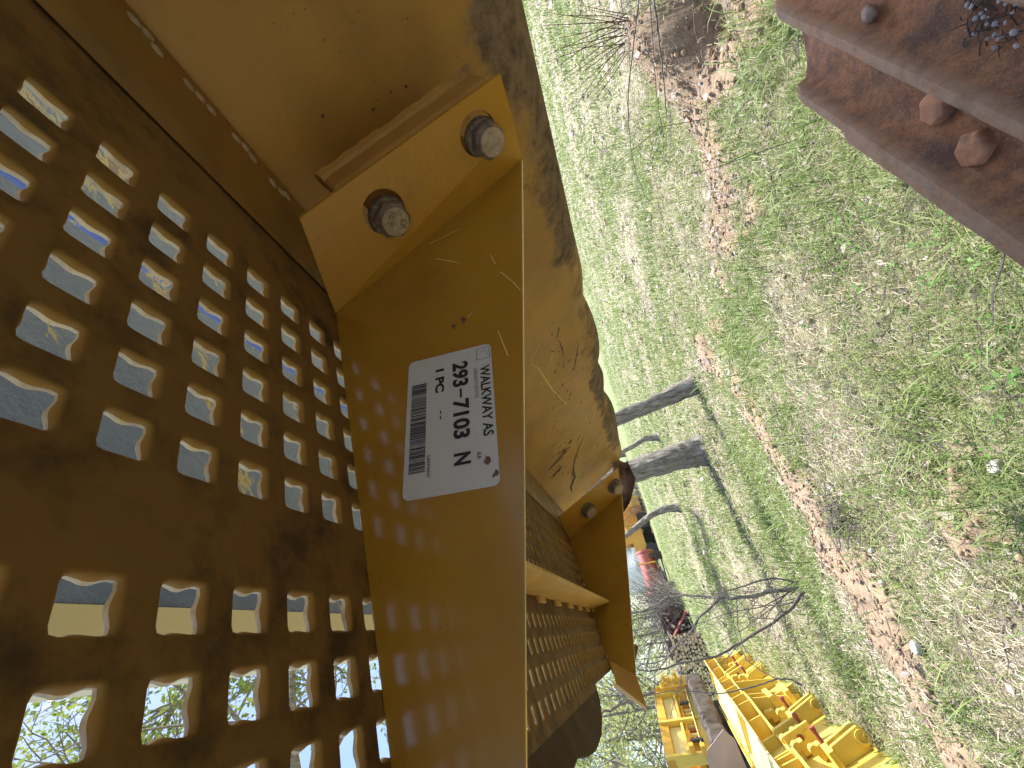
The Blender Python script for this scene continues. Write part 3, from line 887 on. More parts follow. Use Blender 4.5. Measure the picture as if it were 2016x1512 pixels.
def fscr(path, w, mbx):
    pts = [hit(x, y, (0, 0, 1), CF-.0025) for x, y in path]
    for p, q in zip(pts, pts[1:]):
        s_ = (q-p).cross(wC).normalized()*w*D; mbx.add([p-s_, q-s_*.6, q+s_*.6, p+s_], [(0, 1, 2, 3)])
for path in (((857, 509), (880, 513), (905, 518)), ((985, 535), (1010, 555), (1025, 572)), ((975, 520), (965, 500)), ((845, 480), (870, 468), (905, 450)), ((920, 625), (930, 615)), ((1000, 700), (980, 650))): fscr(path, .0035, mb)
mb.build('pale_scratches', m_scratch, walk, kind='stuff')
# post that carries the end panel, behind the viewer's right shoulder
pc = Q(3.0, -.1, -2.9)
MB().box((pc.x-.04, pc.y-.04, -.05), (.08, 0, 0), (0, .08, 0), (0, 0, pc.z+.05)).build('support_post', m_bar, walk)

# ---------------------------------------------------------------- machine platform over the walkway
hood = empty('machine_platform', Q(4, 4, 4), label='grey blue steel platform overhead, seen only through the holes of the walkway', category='machine')
HB = 4.0
def hslab(a0, a1, c0, c1, b0, b1): return MB().box(Q(a0, b0, c0), wA*D*(a1-a0), wB*D*(b1-b0), wC*D*(c1-c0))
hslab(1.52, 5.40, -4, 11, HB, HB+.25).build('floor_plate', m_grey, hood)
hslab(5.66, 10.2, -4, 8.4, HB, HB+.25).build('floor_plate', m_grey, hood)
hslab(1.00, 1.50, -4, 11, HB-.03, HB+.5).build('edge_beam', m_cream, hood)
w0_ = Q(-3, HB, -6.2); w1_ = Q(10.2, HB, -6.2)
MB().prism([(w0_.x, w0_.y, .35), (w1_.x, w1_.y, .35), tuple(w1_), tuple(w0_)], wC*-.05).build('unseen_light_block', m_grey, hood)  # unseen wall added behind the camera to dim reflections on the skirt
hp = Q(9.6, HB, -3.2)
MB().box((hp.x-.06, hp.y-.06, -.05), (.12, 0, 0), (0, .12, 0), (0, 0, hp.z+.05)).build('support_post', m_grey, hood)

# ---------------------------------------------------------------- rusty track shoes at the right
random.seed(3)
G = Vector((-.776, -.631, 0)).normalized(); Wd = Vector((G.y, -G.x, 0))
if Wd.x > 0: Wd = -Wd                                 # towards the open grass
SHO = Vector((.261, .646, 0))
SP = .074
def shoe_profile():
    p = []
    def crest(w):                                      # worn, slightly curved grouser
        return [(w-.030, -.027), (w-.018, -.0235), (w-.010, -.013), (w-.0075, -.003), (w-.004, 0), (w+.005, -.0005), (w+.0085, -.004), (w+.0095, -.012)]
    for k in (2, 1, 0):
        c = crest(-SP*k)
        p += c if k == 0 else c+[(-SP*k+.013, -.024), (-SP*k+.020, -.029)]
    p += [(.011, -.026), (.013, -.036), (.010, -.041), (-.06, -.043), (-.13, -.043), (-.2, -.041), (-.205, -.034), (-.19, -.029)]
    return p
PROF = shoe_profile()
LEN = .62
def build_shoe(parent, skew=.85):
    mb = MB()
    cuts = [0, .006, .014]+[LEN*k/40 for k in range(1, 40)]+[LEN-.014, LEN-.006, LEN]
    n = len(PROF)
    vs = []
    for i, g in enumerate(cuts):
        for (w, z) in PROF:
            e = (.004 if i in (0, len(cuts)-1) else .0012 if i in (1, len(cuts)-2) else 0)
            zz = z-e*(1 if z > -.02 else -.3)
            wob = .0016*(float(fbm(g*25+w*9, w*40, 6))-.5)
            gg = g+w*skew*1.35*(1-g/LEN)
            vs.append(Vector((0, 0, 0))+G*gg+Wd*(w+wob)+Vector((0, 0, zz+wob)))
    fs = [(i*n+k, i*n+(k+1) % n, (i+1)*n+(k+1) % n, (i+1)*n+k) for i in range(len(cuts)-1) for k in range(n)]
    fs += [tuple(range(n))[::-1], tuple(range((len(cuts)-1)*n, len(cuts)*n))]
    mb.add(vs, fs)
    mb.v = [tuple(Vector(v)+origin(parent)) for v in mb.v]
    sp = mb.build('shoe_plate', m_shoe, parent, smooth=True)
    wr = [1. if z > -.006 else .35 if z > -.013 else 0. for (w, z) in PROF]
    at = sp.data.attributes.new('wear', 'FLOAT', 'POINT'); at.data.foreach_set('value', wr*len(cuts))
    for g, w in ((.195, -.045), (.252, -.029), (.40, -.045), (.46, -.029)):
        c = origin(parent)+G*g+Wd*w+Vector((0, 0, -.030))
        b = MB().lathe(c, (0, 0, 1), [(.0172, 0), (.0172, .0090), (.0152, .0116), (.0080, .0122), (.002, .0123)], 6, phase=g*9).build('track_bolt', m_rustcap, parent, bevel=.0012)
        MB().lathe(c, (0, 0, 1), [(.021, -.002), (.021, .0015), (.018, .003)], 20).build('bolt_collar', m_rust, b, smooth=True)
top_z = .54
SHOE_LAB = ['rusty triple grouser track shoe with square bolt heads, topmost of its pile',
            'rusty track shoe directly under the topmost shoe, its edge showing below it',
            'rusty track shoe, third from the top of the pile', 'rusty track shoe, fourth from the top of the pile', 'rusty track shoe, lowest of the pile on its timber block']
shoe0 = empty('track_shoe', SHO+Vector((0, 0, top_z)), label=SHOE_LAB[0], category='track shoe', group='stacked track shoes')
build_shoe(shoe0)
for k in range(1, 5):
    c = copy_tree(shoe0)
    c.location = SHO+Vector((0, 0, top_z-.050*k))+Wd*((.052 if k == 1 else .030)+.004*(k % 2)-.005*k*(k > 1))+G*(.035 if k == 1 else random.uniform(-.01, .02))
    c['label'] = SHOE_LAB[k]
p = SHO+G*.3-Wd*.09
tb = MB().box(Vector((p.x, p.y, -.05))-G*.2-Wd*.08, G*.40, Wd*.15, (0, 0, top_z-.05*4-.043+.05)).build('timber_block', m_timber, base=(p.x, p.y, 0), bevel=.006, label='dark timber block carrying the pile of track shoes', category='timber')
# litter lying on the top shoe
def on_shoe(px, py, dz=-.028): return on_ground(px, py, top_z+dz)
q = on_shoe(1712, 26, -.018)
bm = bmesh.new(); bmesh.ops.create_icosphere(bm, subdivisions=3, radius=1)
for v in bm.verts:
    n_ = float(fbm(v.co.x*2+4, v.co.y*2+v.co.z, 4)); v.co = Vector((v.co.x*.011, v.co.y*.008, v.co.z*.006))*(.75+.5*n_)
for f in bm.faces: f.smooth = True
me = bpy.data.meshes.new('pebble'); bm.to_mesh(me); bm.free()
o = link('pebble', me, m_weld, label='pale pebble lying on the ridge of the rusty track shoe', category='stone'); o.location = q; o.rotation_euler = (.3, .2, .6)
mb = MB(); lm = MB()
for k in range(46):
    c = on_shoe(random.uniform(1890, 2016), random.uniform(-10, 95), -.024); a = random.random()*6.28; l = random.uniform(.005, .018)
    d = Vector((math.cos(a), math.sin(a), random.uniform(-.1, .4)))*l
    mb.tube([c, c+d*.5+Vector((0, 0, .001)), c+d], [.0006, .0005, .0003], 4)
for k in range(30):
    c = on_shoe(random.uniform(1900, 2016), random.uniform(0, 95), -.022); a = random.random()*6.28; r = random.uniform(.0009, .0026)
    lm.lathe(c, (math.cos(a)*.5, math.sin(a)*.5, 1), [(r, 0), (r*.9, r*.5), (r*.3, r*.7)], 6)
mb.build('twig_litter', m_twig, kind='stuff'); lm.build('pebble_litter', m_stone, kind='stuff')

# ---------------------------------------------------------------- trees, brush and stems near by
def wander(pts, n, amp, seed):
    random.seed(seed)
    out = []
    for a, b in zip(pts, pts[1:]):
        for k in range(n):
            t_ = k/n; p = Vector(a).lerp(Vector(b), t_)
            out.append(p+Vector((random.uniform(-1, 1), random.uniform(-1, 1), random.uniform(-1, 1)))*amp)
    out.append(Vector(pts[-1])); out[0] = Vector(pts[0])
    return out
def bark_tube(mb, pts, r0, r1, n=18, rough_=.10, flare=0):
    m = len(pts)
    k0 = len(mb.v)
    rr_ = [r0+(r1-r0)*i/(m-1)+flare*math.exp(-i/(m*.06)) for i in range(m)]
    mb.tube(pts, rr_, n)
    for i in range(m):
        for k in range(n):
            v = Vector(mb.v[k0+i*n+k]); d = v-pts[i]
            f = float(fbm(k*1.3+pts[i].x*3, i*.45, 3, 3))-.5
            mb.v[k0+i*n+k] = tuple(v+d*f*rough_*4)
def leaf_cloud(centres, per, spread, size, seed):
    g = np.random.default_rng(seed)
    c = np.repeat(np.array([tuple(p) for p in centres]), per, 0)
    n = len(c); c = c+g.normal(0, spread, (n, 3))
    a = g.normal(0, 1, (n, 3)); a /= np.linalg.norm(a, axis=1, keepdims=True)
    b = np.cross(a, g.normal(0, 1, (n, 3))); b /= np.linalg.norm(b, axis=1, keepdims=True)
    s_ = size*(.5+g.random((n, 1)))
    V = np.stack([c-a*s_, c+b*s_*.55, c+a*s_, c-b*s_*.55], 1).reshape(-1, 3)
    tint = np.repeat(np.clip(np.repeat(g.random(len(centres)), per)*.7+g.random(n)*.4, 0, 1), 4)
    return V, np.arange(n*4).reshape(-1, 4), {'tint': tint}
def grow(mb, p, d, length, r, depth, tips, up=.12, spread=.55, nseg=4):
    pts = [p.copy()]; q = p.copy(); dd = d.normalized()
    for i in range(nseg):
        dd = (dd+Vector((random.gauss(0, .16), random.gauss(0, .16), random.gauss(0, .12)+up))).normalized()
        q = q+dd*length/nseg; pts.append(q.copy())
    mb.tube(pts, [r*(1-.55*i/nseg) for i in range(nseg+1)], 5 if r < .03 else 8, cap=False)
    if depth == 0:
        tips += [pts[-1], pts[-2].lerp(pts[-1], .4)]
        return
    for k in range(random.randint(2, 4)):
        s_ = random.uniform(.4, 1.); j = min(nseg-1, int(s_*nseg)); pp = pts[j].lerp(pts[j+1], s_*nseg-j if s_ < 1 else 1)
        nd = (dd+Vector((random.gauss(0, spread), random.gauss(0, spread), random.gauss(.05, spread*.7)))).normalized()
        grow(mb, pp, nd, length*random.uniform(.5, .78), r*.52, depth-1, tips, up, spread, nseg)
def tree(path, r0, r1, label, seed, grp=None, top=3.2, depth=3, flare=.03, leaf=.03, per=10):
    random.seed(seed)
    b = path[0]
    root = empty('tree', (b.x, b.y, 0), label=label, category='tree', group=grp)
    pts = []
    for a, c in zip(path, path[1:]):
        pts += [a.lerp(c, k/14) for k in range(14)]
    pts.append(path[-1])
    mb = MB(); bark_tube(mb, pts, r0, r1, flare=flare)
    mb.build('trunk', m_bark, root, smooth=True)
    mb = MB(); tips = []
    d = (path[-1]-path[-2]).normalized()
    for k in range(5):
        grow(mb, path[-1]-d*.1*k, d+Vector((random.gauss(0, .5), random.gauss(0, .5), .1)), top*.4, r1*.7, depth, tips)
    l_ = mb.build('limbs', m_bark, root, smooth=True, fix=False)
    V, F, at = leaf_cloud(tips, per, .07, leaf, seed)
    V = V-np.array(root.location[:])
    link('crown', fast_mesh('crown', V, F, at), m_leaf, root)
def gp(px, py):
    p = on_ground(px, py); return Vector((p.x, p.y, float(gh(p.x, p.y))-.03))
b1 = gp(1371, 754); r_ = math.hypot(b1.x, b1.y)
tree([b1, at_range(1298, 790, r_), at_range(1213, 826, r_*.99), at_range(1050, 900, r_*.97), at_range(600, 1130, r_)], .083, .045, 'narrow leaning trunk of dark furrowed bark, nearest the bare soil mound', 21, 'leaning trunks past the walkway')
b2 = gp(1390, 884); r_ = math.hypot(b2.x, b2.y)
tree([b2, at_range(1330, 900, r_), at_range(1240, 930, r_), at_range(1050, 1000, r_), at_range(560, 1220, r_*1.02)], .150, .085, 'thick leaning trunk of pale grey furrowed bark, behind the rusty torn corner', 22, 'leaning trunks past the walkway', flare=.05)
b3 = gp(1342, 999); r_ = math.hypot(b3.x, b3.y)
tree([b3, at_range(1312, 1001, r_), at_range(1285, 1012, r_), at_range(1262, 1030, r_), at_range(1200, 1080, r_), at_range(900, 1200, r_)], .075, .04, 'small curved tree trunk in front of the far orange machines', 23, top=2.5, leaf=.04)
b4 = gp(1292, 862); r_ = min(9., math.hypot(b4.x, b4.y))
b4 = at_range(1292, 862, 8.6); b4.z = float(gh(b4.x, b4.y))
tree([b4, at_range(1268, 864, 8.6), at_range(1250, 876, 8.6), at_range(1225, 890, 8.6), at_range(1080, 960, 8.6)], .06, .03, 'thin pale forked tree behind the two leaning trunks', 24, top=2.5, leaf=.04)

def px_branch(mb, path, r, w0, w1, seed, dr=0, kids=0, kl=.3):
    """a limb through measured points at range r (growing by dr), with side twigs"""
    random.seed(seed)
    pts = [at_range(x, y, r+dr*i/max(1, len(path)-1)) for i, (x, y) in enumerate(path)]
    w0, w1 = w0*.72, w1*.72
    q = wander(pts, 4, w1*.9, seed)
    m = len(q)
    mb.tube(q, [w0+(w1-w0)*i/(m-1) for i in range(m)], 7)
    for k in range(kids):
        i = random.randint(1, m-2); d = (q[i+1]-q[i]).normalized()
        nd = (d+Vector((random.gauss(0, .7), random.gauss(0, .7), random.gauss(.1, .6)))).normalized()
        p = q[i]; l = kl*random.uniform(.4, 1.2); ww = (w0+(w1-w0)*i/(m-1))*.45
        pp = [p]
        for s_ in range(4):
            nd = (nd+Vector((random.gauss(0, .25), random.gauss(0, .25), random.gauss(0, .25)))).normalized(); p = p+nd*l/4; pp.append(p)
        mb.tube(pp, [ww, ww*.8, ww*.6, ww*.45, ww*.3], 4)
        if random.random() < .6:
            e = (nd+Vector((random.gauss(0, .8), random.gauss(0, .8), random.gauss(0, .8)))).normalized()
            mb.tube([pp[2], pp[2]+e*l*.25, pp[2]+e*l*.45+Vector((0, 0, .01))], [ww*.5, ww*.4, ww*.25], 4)
sb = gp(1580, 1152); rs_ = math.hypot(sb.x, sb.y)
shrub = empty('dead_shrub', (sb.x, sb.y, 0), label='bare grey many stemmed shrub spreading over the grass before the yellow blades', category='shrub')
mb = MB()
px_branch(mb, [(1580, 1152), (1556, 1160), (1497, 1169), (1459, 1177), (1418, 1178)], rs_, .020, .014, 1, .15, 5, .35)
mb.build('trunk', m_bark, shrub, smooth=True, fix=False)
mb = MB()
px_branch(mb, [(1418, 1178), (1398, 1176), (1351, 1171), (1313, 1176), (1295, 1189), (1259, 1205)], rs_+.15, .013, .005, 2, .3, 9, .4)
px_branch(mb, [(1416, 1180), (1376, 1216), (1362, 1241), (1347, 1259), (1325, 1275), (1304, 1292)], rs_+.15, .012, .004, 3, .2, 10, .4)
px_branch(mb, [(1580, 1150), (1529, 1138), (1493, 1144), (1441, 1162), (1400, 1170)], rs_, .010, .005, 4, .2, 6, .3)
px_branch(mb, [(1582, 1165), (1560, 1196), (1520, 1227), (1459, 1266), (1407, 1293), (1340, 1306), (1285, 1322), (1255, 1318)], rs_-.1, .015, .005, 5, -.2, 12, .35)
px_branch(mb, [(1295, 1189), (1270, 1172), (1250, 1150), (1244, 1140)], rs_+.4, .006, .003, 6, .1, 5, .3)
px_branch(mb, [(1560, 1163), (1500, 1195), (1440, 1205), (1390, 1222), (1340, 1240)], rs_+.05, .005, .002, 7, .2, 6, .25)
px_branch(mb, [(1450, 1180), (1452, 1230), (1462, 1270), (1490, 1310)], rs_, .005, .003, 8, -.1, 5, .2)
px_branch(mb, [(1540, 1180), (1470, 1235), (1420, 1262), (1370, 1275)], rs_+.1, .004, .002, 9, .2, 6, .2)
for k in range(16):
    random.seed(50+k); x0, y0 = random.uniform(1420, 1570), random.uniform(1150, 1200)
    px_branch(mb, [(x0, y0), (x0-random.uniform(20, 80), y0+random.uniform(-40, 60)), (x0-random.uniform(90, 170), y0+random.uniform(-60, 110))], rs_+random.uniform(-.2, .3), .003, .001, 70+k, .1, 3, .15)
mb.build('branches', m_twig, shrub, smooth=True, fix=False)
dl = at_range(1500, 1345, 2.9)
dbr = empty('dead_branch', (dl.x, dl.y, 0), label='thin bare branch reaching across the front of the yellow blades', category='branch')
mb = MB()
px_branch(mb, [(1580, 1350), (1560, 1338), (1532, 1336), (1505, 1345), (1470, 1356), (1421, 1366), (1385, 1363), (1350, 1360)], 2.75, .006, .003, 30, .0, 6, .16)
px_branch(mb, [(1530, 1337), (1500, 1322), (1470, 1300), (1445, 1240), (1440, 1180), (1435, 1140)], 2.8, .004, .002, 31, .1, 5, .16)
mb.build('branches', m_twig, dbr, smooth=True, fix=False, kind='stuff')
hb = at_range(1290, 1360, 3.2)
hbr = empty('dead_branch', (hb.x, hb.y, 0), label='dark forked twigs hanging before the sky beside the far yellow frame', category='branch')
mb = MB()
px_branch(mb, [(1345, 1255), (1318, 1290), (1290, 1325), (1288, 1350), (1292, 1385), (1295, 1430)], 3.3, .006, .002, 33, .1, 8, .25)
px_branch(mb, [(1340, 1300), (1341, 1340), (1330, 1370), (1320, 1410)], 3.3, .004, .002, 34, .1, 5, .2)
px_branch(mb, [(1254, 1318), (1262, 1308), (1290, 1305), (1325, 1290)], 3.3, .005, .003, 35, .1, 6, .25)
px_branch(mb, [(1185, 1405), (1215, 1392), (1245, 1378), (1290, 1364)], 5.5, .016, .022, 36, .2, 9, .6)
mb.build('branches', m_twig, hbr, smooth=True, fix=False, kind='stuff')
# red stemmed bush at the top and long arching shoots
rb = gp(1300, 40); rr0 = math.hypot(rb.x, rb.y)
bush = empty('red_stemmed_bush', (rb.x, rb.y, 0), label='bush of thin reddish bare stems fanning out beside the muddy panel edge', category='bush')
mb = MB(); random.seed(9)
ends = [(1069, 50), (1076, 110), (1077, 122), (1090, 172), (1124, 186), (1110, 150), (1140, 240), (1130, 95), (1100, 75), (1150, 140), (1165, 20), (1160, 60), (1080, 25), (1170, 180), (1120, 30), (1085, 140), (1195, 110), (1105, 250), (1140, 10), (1180, 40), (1098, 95), (1150, 200)]
for k, (x, y) in enumerate(ends):
    x0, y0 = 1292+random.uniform(-30, 10), 38+random.uniform(-25, 45)
    mx, my = (x+x0)/2+random.uniform(-8, 8), (y+y0)/2+random.uniform(-14, 4)
    px_branch(mb, [(x0, y0), (mx, my), (x, y)], rr0*.95+random.uniform(-.25, .2), .0045, .0016, 100+k, random.uniform(-.1, .2), 1, .12)
mb.build('stems', m_redtwig, bush, smooth=True, fix=False)
random.seed(12); mb = MB()
for k in range(26):
    x0, y0 = random.uniform(1225, 1360), random.uniform(-20, 80); a = random.uniform(1.9, 2.9); l = random.uniform(60, 150)
    px_branch(mb, [(x0, y0), (x0+math.cos(a)*l*.5, y0+math.sin(a)*l*.5+4), (x0+math.cos(a)*l, y0+math.sin(a)*l)], rr0*random.uniform(.85, 1.05), .002, .0007, 140+k, 0, 2, .1)
mb.build('twigs', m_twig, bush, smooth=True, fix=False)
def shoot(path, r, w, mat, label, seed, kids=1):
    c = at_range(*path[0], r)
    o = empty('bare_shoot', (c.x, c.y, c.z), label=label, category='twig')
    mb = MB(); px_branch(mb, path, r, w, w*.45, seed, .05, kids, .12)
    mb.build('stem', mat, o, smooth=True, fix=False)
shoot([(1263, -40), (1248, 80), (1237, 172), (1237, 241), (1243, 300), (1253, 344), (1270, 385), (1290, 412)], 1.7, .0028, m_twig, 'longest grey arching shoot hanging over the grass left of the red stems', 201)
shoot([(1276, -40), (1285, 80), (1291, 172), (1297, 220), (1305, 261), (1306, 300)], 1.75, .0024, m_twig, 'shorter grey arching shoot hanging right beside the longest one', 202)
shoot([(1283, -40), (1295, 60), (1302, 120), (1310, 200), (1312, 232)], 1.9, .006, m_bark, 'straight grey sapling stem behind the two arching shoots', 203, 0)
shoot([(1556, 279), (1480, 305), (1410, 330), (1346, 346)], 1.5, .0022, m_bark, 'dark straight stick lying out over the grass from the track shoes', 204)
shoot([(1391, 234), (1300, 250), (1240, 300), (1175, 352)], 1.9, .0020, m_redtwig, 'thin reddish stem slanting across the grass below the bush', 205)
shoot([(1725, 562), (1650, 600), (1580, 630), (1530, 652)], 1.45, .0016, m_redtwig, 'dark red stem lying across the middle of the grass', 206)

# overhanging tree whose twigs show through the holes
random.seed(77)
ot = empty('tree', (-4.6, 2.2, 0), label='tall tree with new yellow green leaves overhead, seen through the lowest rows of holes', category='tree')
mb = MB(); bark_tube(mb, [Vector((-4.6, 2.2, -.1)).lerp(Vector((-3.9, 2.6, 4.2)), k/16) for k in range(17)], .17, .10, flare=.06); mb.build('trunk', m_bark, ot, smooth=True)
mb = MB(); tips = []
for d, l in (((1, .15, .45), 2.2), ((.9, .5, .3), 2.4), ((.8, -.3, .6), 2.0), ((.5, .9, .5), 2.2), ((1, .3, .8), 2.0), ((.3, .2, 1), 2.2), ((-.6, .3, .7), 2.0), ((.9, .1, .1), 2.2), ((.2, 1, .3), 2.4)):
    grow(mb, Vector((-3.9, 2.6, random.uniform(3.2, 4.2))), Vector(d), l, .055, 4, tips, .03, .5)
mb.build('limbs', m_bark, ot, smooth=True, fix=False)
V, F, at_ = leaf_cloud(tips, 7, .055, .028, 5)
link('crown', fast_mesh('crown', V-np.array(ot.location[:]), F, at_), m_leaf, ot)

# ---------------------------------------------------------------- yellow blades standing at the left
g0 = on_ground(1759, 1502); g1 = on_ground(1486, 1303)
bL = (g1-g0).normalized(); bH = Vector((-bL.y, bL.x, 0))
if bH.x > 0: bH = -bH
bS = bH*math.cos(rad(70))+Vector((0, 0, math.sin(rad(70)))); bN = bL.cross(bS)
if bN.z < 0: bN = -bN
def BQ(l, s, n=0): return g0+bL*l+bS*s+bN*n
def make_blade(label):
    root = empty('bulldozer_blade', g0, label=label, category='blade', group='yellow blades standing on edge')
    def part(name, mb, mat=m_mach, par=None, **k): return mb.build(name, mat, par or root, **k)
    def bx(l, s, n, dl, ds, dn): return MB().box(BQ(l, s, n), bL*dl, bS*ds, bN*dn)
    part('back_sheet', bx(-.62, -.02, -.03, 2.5, .52, .03), bevel=.004)
    part('edge_strip', bx(-.62, -.03, 0, 2.5, .035, .012))
    for l in (.23, 1.04):
        for dl in (0, .085):
            a = part('push_arm', MB().prism([BQ(l+dl, .19, 0), BQ(l+dl, .19, .10), BQ(l+dl, .0, .115), BQ(l+dl, -.025, .09), BQ(l+dl, -.03, .03), BQ(l+dl, -.0, 0)], bL*.028), bevel=.003)
            if dl == 0:
                part('boss', MB().lathe(BQ(l, .012, .062), -bL, [(.040, 0), (.040, .012), (.024, .014), (.024, .002), (.010, .001)], 20), m_mach, a, smooth=True)
        part('cross_tie', bx(l+.028, .10, .03, .057, .03, .05))
        part('stop_block', bx(l-.02, .19, 0, .15, .035, .09), bevel=.003)
    for l, w in ((.70, .028), (.90, .028)):
        a = part('centre_plate', bx(l, .17, 0, w, .20, .115), bevel=.003)
        if w: part('plate_hole', MB().lathe(BQ(l, .27, .062), -bL, [(.022, .0005), (.022, .003), (.013, .003), (.013, .0008)], 18), m_pin, a, smooth=True)
        part('square_boss', bx(l-.006, .20, .045, .006, .035, .035), m_mach, a); part('square_boss', bx(l-.006, .325, .03, .006, .035, .035), m_mach, a)
    for l, s in ((.42, .235), (.60, .30), (.82, .245), (.80, .33), (1.28, .22), (1.42, .30), (.98, .34)):
        part('lug', MB().cbox(BQ(l, s, .05), bL*.07, bS*.05, bN*.08), bevel=.008)
        part('lug', MB().lathe(BQ(l-.04, s+.03, .075), bL, [(.026, 0), (.026, .055), (.012, .056), (.012, .03)], 14), smooth=True)
    for l, s in ((.49, .19), (.86, .20), (1.32, .17)):
        part('pin', MB().lathe(BQ(l, s, .04), bN, [(.013, 0), (.013, .075), (.018, .076), (.018, .10)], 10), m_pin, smooth=True)
    # two scalloped shelves with upright gussets between them
    for s, dpt, mt in ((.37, .22, m_mach), (.50, .24, m_machpale)):
        out = []
        for k in range(41):
            l = -.62+2.5*k/40; u = ((l-.80)/.62)
            n_ = dpt*(.28+.72*min(1, abs(u)**1.7)) if abs(u) < 1 else dpt*(1-.25*min(1, abs(u)-1))
            out.append(BQ(l, s, n_))
        part('shelf', MB().prism([BQ(-.62, s, 0)]+out+[BQ(1.88, s, 0)], bS*.016), mt, bevel=.002)
    for l in (-.35, .05, .36, .62, .98, 1.25, 1.5, 1.78):
        u = min(1, abs((l-.80)/.62)); n_ = .20*(.26+.70*u**1.7)
        part('gusset', MB().prism([BQ(l, .386, 0), BQ(l, .386, n_), BQ(l, .50, n_*1.05), BQ(l, .50, 0)], bL*.016))
    for l, n0 in ((-.25, .02), (1.66, .02), (1.50, .03)):
        part('gusset', MB().prism([BQ(l, .02, 0), BQ(l, .02, .05), BQ(l, .36, .19), BQ(l, .36, 0)], bL*.02))
    part('lower_tie', bx(1.45, .07, 0, .32, .04, .12)); part('lower_tie', bx(1.48, .20, 0, .3, .04, .14)); part('lower_tie', bx(1.62, -.0, 0, .05, .3, .10))
    # top skin, sunlight put into its colour, running back and up to two rails
    zt = BQ(0, .516).z
    bk = lambda l, d, dz=0: g0+bL*l+bH*(BQ(0, .516)-g0).dot(bH)+bH*d+Vector((0, 0, zt+dz))
    part('top_skin', MB().prism([bk(-.62, -.02), bk(1.88, -.02), bk(1.88, .22, .03), bk(-.62, .22, .03)], (0, 0, -.015)), m_machpale, bevel=.003)
    part('top_rail', MB().box(bk(-.62, .22, -.02), bL*2.5, bH*.035, (0, 0, .075)), m_machpale, bevel=.003)
    part('top_rail', MB().box(bk(-.62, .36, -.05), bL*2.5, bH*.03, (0, 0, .105)), bevel=.003)
    part('rail_web', MB().box(bk(-.62, .255, -.045), bL*2.5, bH*.105, (0, 0, .02)), bevel=.002)
    for l in (-.4, .25, .9, 1.55):
        part('rail_rib', MB().box(bk(l, .255, -.025), bL*.016, bH*.105, (0, 0, .06)))
    part('back_skin', MB().prism([bk(-.62, .39, .03), bk(1.88, .39, .03), bk(1.88, .56, -.18), bk(-.62, .56, -.18)], (0, 0, -.015)), m_cream)
    part('back_rail', MB().box(bk(-.62, .56, -.25), bL*2.5, bH*.04, (0, 0, .12)))
    for l in (-.63, 1.868): part('end_plate', MB().prism([BQ(l, 0, 0), BQ(l, .38, .10), BQ(l, .516, .10), bk(l, .38, .05), bk(l, .56, -.2), bk(l, .5, -zt+.02)], bL*.012))
    return root
bl0 = make_blade('nearest yellow bulldozer blade on edge, its push arms and bosses facing the grass')
bl1 = copy_tree(bl0); bl1.location = g0+bL*2.62+bH*.02; bl1['label'] = 'farther yellow bulldozer blade on edge, end to end beyond the nearest blade'

# far yellow frame on timbers, weathered plate
R2 = 7.4
def F2(x, y, r=R2): return at_range(x, y, r)
bl, br, tl, tr = F2(1412, 1482), F2(1345, 1342, R2+.9), F2(1320, 1502), F2(1288, 1372, R2+.9)
fx = (br-bl); fx.z = 0; flen = fx.length; fx.normalize(); fy = Vector((fx.y, -fx.x, 0))
if fy.dot(bl) < 0: fy = -fy
zb, ztp = (bl.z+br.z)/2-.03, (tl.z+tr.z)/2+.02; hh = ztp-zb
fr = empty('steel_machine', (bl.x, bl.y, 0), label='far yellow steel machine of rails and pale panels raised on blocks', category='machine')
def f3(u, d, v): return Vector((bl.x, bl.y, zb))+fx*u*flen+fy*d+Vector((0, 0, v*hh))
def fbox(name, u0, u1, v0, v1, d0, d1, mat=m_mach): return MB().box(f3(u0, d0, v0), fx*(u1-u0)*flen, fy*(d1-d0), Vector((0, 0, (v1-v0)*hh))).build(name, mat, fr, bevel=.006)
fbox('bottom_rail', 0, 1, 0, .17, 0, .12)
fbox('bottom_flange', -.01, 1.01, .17, .20, -.05, .12, m_machpale)
fbox('top_rail', 0, 1, .80, 1, .02, .16, m_yorange)
fbox('top_panel', .02, .42, .52, .80, .06, .10, m_machpale); fbox('top_panel', .44, .84, .54, .80, .06, .10, m_machpale)
fbox('middle_rail', .05, .86, .46, .52, .0, .08); fbox('middle_rail', .08, .8, .38, .42, .03, .1, m_yorange)
fbox('inner_box', .2, .78, .22, .36, .2, .5, m_yorange); fbox('inner_box', .3, .7, .25, .33, .12, .2, m_machpale)
for u in (.0, .43, .84, .95): fbox('upright', u, u+.03, .0, 1, -.02, .14)
for k in range(7): fbox('slat', .3+k*.055, .315+k*.055, .20, .36, .06, .1, m_pin if k % 3 == 1 else m_machpale)
fbox('end_casting', .86, 1.02, .05, .78, -.08, .4, m_yorange)
for u, v in ((.88, .65), (.93, .5), (.9, .35), (.97, .6), (.9, .2), (.99, .3), (-.03, .35), (-.05, .12)): fbox('lug', u, u+.05, v, v+.10, -.16, -.02, m_mach if u > 0 else m_yorange)
fbox('hydraulic_rod', .12, .15, .12, .40, -.06, -.02, m_black); fbox('hydraulic_rod', .62, .65, .2, .42, -.06, -.02, m_black)
fbox('back_wall', 0, 1, .02, .98, .5, .56, m_yorange)
random.seed(4)
for k, u in enumerate((.05, .55)):
    c = f3(u, .1, 0)
    MB().box((c.x-.1, c.y, -.05), fx*.3*flen, fy*.35, (0, 0, zb-.20+.05)).build('support_block', m_timber, base=(c.x, c.y, 0), bevel=.01, label=('dark support block under the near end of the far yellow frame', 'dark support block under the far end of the far yellow frame')[k], category='timber')
tbm = empty('timber_beam', f3(.5, -.1, 0)*1, label='long dark weathered timber beam under the far yellow frame', category='timber')
